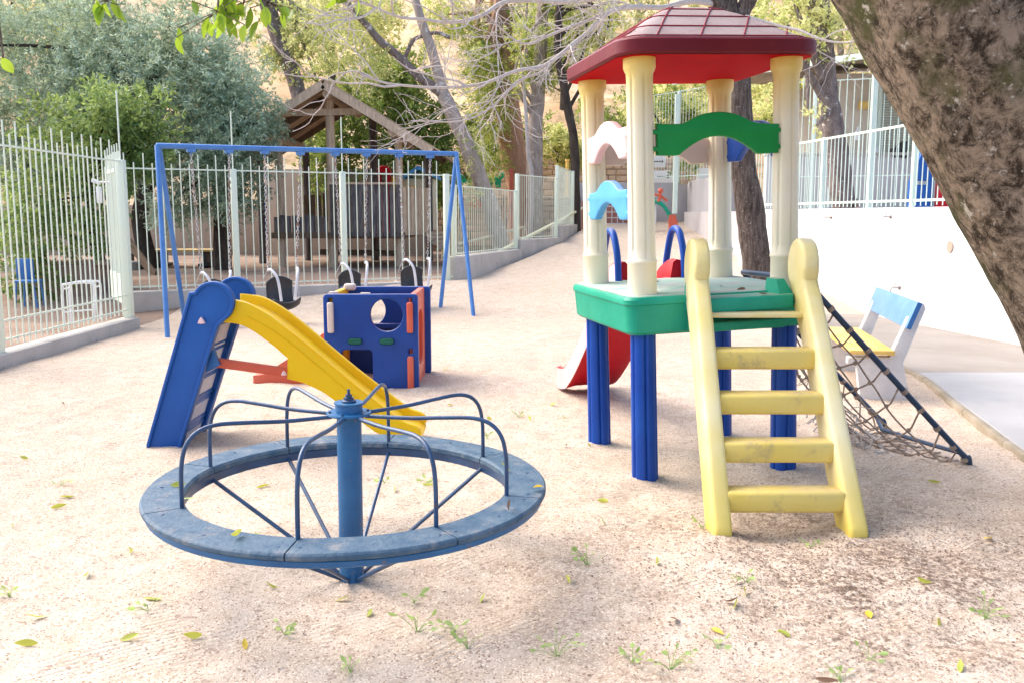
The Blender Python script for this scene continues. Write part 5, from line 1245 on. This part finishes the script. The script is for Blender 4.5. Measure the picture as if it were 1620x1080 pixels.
# hillside trees and shrubs
hs = [  # px, Y, crown centre py, radii, kind, leaves
 (20, 44, 10, (4, 3, 3), 'olive'), (585, 42, 40, (1.5, 1.4, 1.8), 'pale'), (520, 50, -10, (4, 3, 2.6), 'pale'),
 (1010, 46, 10, (3.5, 3, 2.6), 'olive'), (1080, 38, 150, (2.2, 1.6, 2.0), 'pale'), (1180, 42, 60, (3, 2, 2.6), 'cypress'), (1240, 36, 130, (2.0, 1.6, 1.8), 'pale'), (1330, 44, 20, (3.5, 2.5, 2.5), 'pale'), (1480, 42, 60, (4, 2.5, 3), 'olive'), (130, 40, 60, (3, 2, 2.4), 'dark'), (890, 44, 40, (3, 2, 2.8), 'pale'), (-200, 38, 120, (5, 3, 4), 'olive'), (1750, 40, 120, (5, 3, 4), 'olive')]
nm = {'olive': ('olive_tree', 'olive green tree on the ochre hillside'), 'pale': ('pale_tree', 'pale yellow-leaved tree on the ochre hillside'), 'cypress': ('drooping_tree', 'yellow green drooping tree on the ochre hillside'), 'dark': ('dark_tree', 'dark green tree on the hillside above the feathery tree')}
for i, (px, Y, py, rad, kd) in enumerate(hs):
    c = at(px, py, Y); x0 = c.x; zg_ = .6 + min(22, max(0, Y - 34) * .44)
    tree(nm[kd][0], nm[kd][1], Vector((x0, Y, zg_ - .8)), [Vector((x0 + .1, Y, (zg_ + c.z) / 2)), Vector((x0, Y, max(zg_ + .5, c.z)))], .25, .10, [(tuple(c), rad, 30, rad[0] * .08, rad[0] * .24)], LF[kd], BK['grey' if i % 2 else 'darkb'], 4800, .20, 60 + i, 'trees on the ochre hillside', limbs=8, droop=.3)
# shrubs above the stone walls
for i, (px, py, Y, r, kd, nme, lb) in enumerate([(882, 232, 31.5, .55, 'pale', 'shrub', 'sunlit cream-leaved shrub on the terrace right of the grey trunk'), (905, 245, 31.8, .4, 'olive', 'shrub', 'small reddish olive shrub beside the sunlit cream-leaved shrub'),
        (760, 235, 31, .9, 'dark', 'shrub', 'dark shrub on the terrace left of the reddish trunk'), (835, 225, 32, .8, 'dark', 'shrub', 'dark shrub between the reddish trunk and the grey trunk'), (970, 200, 33, 1.2, 'dark', 'shrub', 'dark shrub behind the left tower columns'), (1060, 195, 27.5, 1.0, 'dark', 'shrub', 'dense green shrub behind the tall fence, left of the green arched panel'),
        (1110, 190, 27.5, .9, 'pale', 'shrub', 'bright yellow shrub behind the tall fence under the roof eave'), (1205, 190, 26.5, .9, 'pale', 'shrub', 'yellow green shrub between the back tower column and the terrace trunk'), (700, 300, 26.5, .5, 'dark', 'shrub', 'low dark shrub behind the right end of the swing frame')]):
    c = at(px, py, Y); rg_ = np.random.RandomState(90 + i); t = thing(nme, lb, 'shrub', (c.x, c.y, c.z - r))
    cs, rr = blob(tuple(c), (r, r * .8, r * .85), 16, r * .2, r * .45, rg_, bottom=-.6)
    m = MB()
    for k in range(5): q = Vector(cs[k]); m.tube(smooth([c + Vector((0, 0, -r)), (c + q) / 2 + Vector((0, 0, -r * .3)), q], 4), r * .03, 5)
    m.build('stems', BK['darkb'], t, world=True); foliage('foliage', cs, rr, 2600, .13, LF[kd], t, rg_)

# ================================================================== FALLEN LEAVES, SPROUTS, DEBRIS
def hz(x, y): return zg(x, y) + relief(x, y)
rr_ = random.Random(77)
gl_ = [(20, 828), (75, 970), (45, 728), (262, 858), (228, 948), (80, 803), (205, 872), (340, 852), (405, 772), (365, 730), (118, 788), (440, 935), (530, 945), (583, 972), (760, 948), (895, 916), (953, 826), (945, 792), (930, 700), (895, 660), (870, 640), (770, 660), (668, 772), (1160, 972), (1450, 924), (1485, 980), (1488, 772), (715, 640), (625, 780), (1180, 950), (1330, 812), (960, 640), (60, 1015), (320, 1005), (1250, 1010), (1520, 1058), (140, 905), (700, 585), (300, 620), (190, 1010), (840, 660), (1040, 900)]
def ground_leaf(px, py, mat, label, cat='leaf', name='fallen_leaf', size=(.05, .075), group=None, dz=0.0, hook=None):
    p = gr(px, py, dz); p.z = (hz(p.x, p.y) if dz == 0 else dz) + .006
    m = MB(); a = rr_.uniform(0, 6.28); leaf_mb(m, p, Vector((math.cos(a), math.sin(a), rr_.uniform(.0, .25))), rr_.uniform(*size), rr_.uniform(.02, .03), rr_.uniform(-.3, .35), rr_)
    zmin = min(v[2] for v in m.v); m.v = [(v[0], v[1], v[2] - zmin + p.z - .004) for v in m.v]
    return tag(m.build(name, mat, loc=tuple(p)), label, cat, group)
for i, q in enumerate(gl_): ground_leaf(*q, LF['fallen'], 'small fallen green leaf lying on the open sand', group='green leaves fallen on the sand')
for q in ((1558, 860), (1377, 978), (1125, 1003), (388, 1024), (440, 700)): ground_leaf(*q, LF['fallenyellow'], 'small fallen yellow leaf lying on the open sand', group='yellow leaves fallen on the sand')
for q in ((895, 705), (1145, 960), (790, 812), (100, 640), (1070, 985), (615, 650), (1290, 1075)): ground_leaf(*q, LF['brown'], 'small dry brown leaf lying on the open sand', group='brown leaves fallen on the sand')
for q, mt_, lb in (((270, 771), 'fallen', 'curled green leaf on the left side of the merry-go-round seat'), ((382, 843), 'fallen', 'pale green leaf on the front left of the merry-go-round seat'), ((285, 790), 'weed', 'faded leaf next to the curled leaf on the seat ring'), ((806, 745), 'fallen', 'green leaf at the foot of a bar on the right of the seat ring'), ((843, 774), 'fallenyellow', 'yellowish leaf on the rightmost part of the seat ring'), ((804, 809), 'brown', 'dry brown leaf on the front right of the seat ring')):
    ground_leaf(*q, LF[mt_], lb, dz=ZS + .002)
for q, lb in (((1140, 455), 'dry brown leaf on the green deck between the ladder rails'), ((1165, 462), 'long dry leaf by the edge of the green deck'), ((1200, 466), 'brown leaf near the right lug of the green deck'), ((1045, 447), 'dark leaf on the green deck behind the front column')):
    ground_leaf(*q, LF['brown'], lb, dz=1.0)
wd_ = [(15, 940), (95, 770), (385, 862), (655, 950), (660, 1000), (930, 895), (880, 1040), (1283, 862), (1560, 975), (1375, 1040), (1060, 1060), (540, 910), (1000, 1050), (610, 762), (675, 765), (820, 655), (350, 885), (1135, 1030), (555, 1060), (740, 1025), (235, 965), (1180, 925), (450, 1000), (1330, 1075), (770, 690), (1110, 832), (720, 1000)]
for i, (px, py) in enumerate(wd_):
    p = gr(px, py); p.z = hz(p.x, p.y); m = MB(); big = (px, py) in ((1560, 975), (930, 895), (660, 1000), (1060, 1060), (880, 1040))
    for k in range(rr_.randint(4, 7) if not big else 9):
        a = rr_.uniform(0, 6.28); r = rr_.uniform(.005, .05) * (1.5 if big else 1); h = rr_.uniform(.008, .035) * (1.9 if big else 1); q = p + Vector((math.cos(a) * r, math.sin(a) * r, h))
        m.tube([p - Vector((0, 0, .004)), p.lerp(q, .6) + Vector((0, 0, .006)), q], .0011, 4); leaf_mb(m, q, Vector((math.cos(a), math.sin(a), rr_.uniform(.1, .7))), rr_.uniform(.018, .036), rr_.uniform(.012, .021), .2, rr_)
    tag(m.build('weed_sprout', LF['weed'], loc=tuple(p)), 'larger pale green weed sprouting from the sand in the foreground' if big else 'tiny pale green weed sprout growing from the sand', 'weed', 'larger weeds sprouting from the sand' if big else 'tiny weed sprouts in the sand')
m = MB()
for k in range(7500):       # bits of bark and leaf litter, densest around the ladder
    if k < 5500: x, y = rr_.gauss(1.45, .62), rr_.gauss(3.5, .42)
    else: x, y = rr_.uniform(-3.5, 3.4), rr_.uniform(2.1, 8)
    if y < 2 or (x > 2.6 and y < 6): continue
    p = Vector((x, y, hz(x, y) + .003)); a = rr_.uniform(0, 3.14); L = rr_.uniform(.002, .008); u = Vector((math.cos(a), math.sin(a), rr_.uniform(-.2, .2))) * L; w_ = Vector((-math.sin(a), math.cos(a), rr_.uniform(-.3, .3))) * L * rr_.uniform(.2, .6)
    m.add([p - u, p + w_, p + u, p - w_ + Vector((0, 0, .002))], [(0, 1, 2), (0, 2, 3)])
tag(m.build('litter', M('dark_leaf_litter', (.10, .065, .045), (.20, .13, .09), 30, .95)), 'scattered fine dark bits of bark and leaf litter on the sand', 'litter', kind='stuff')
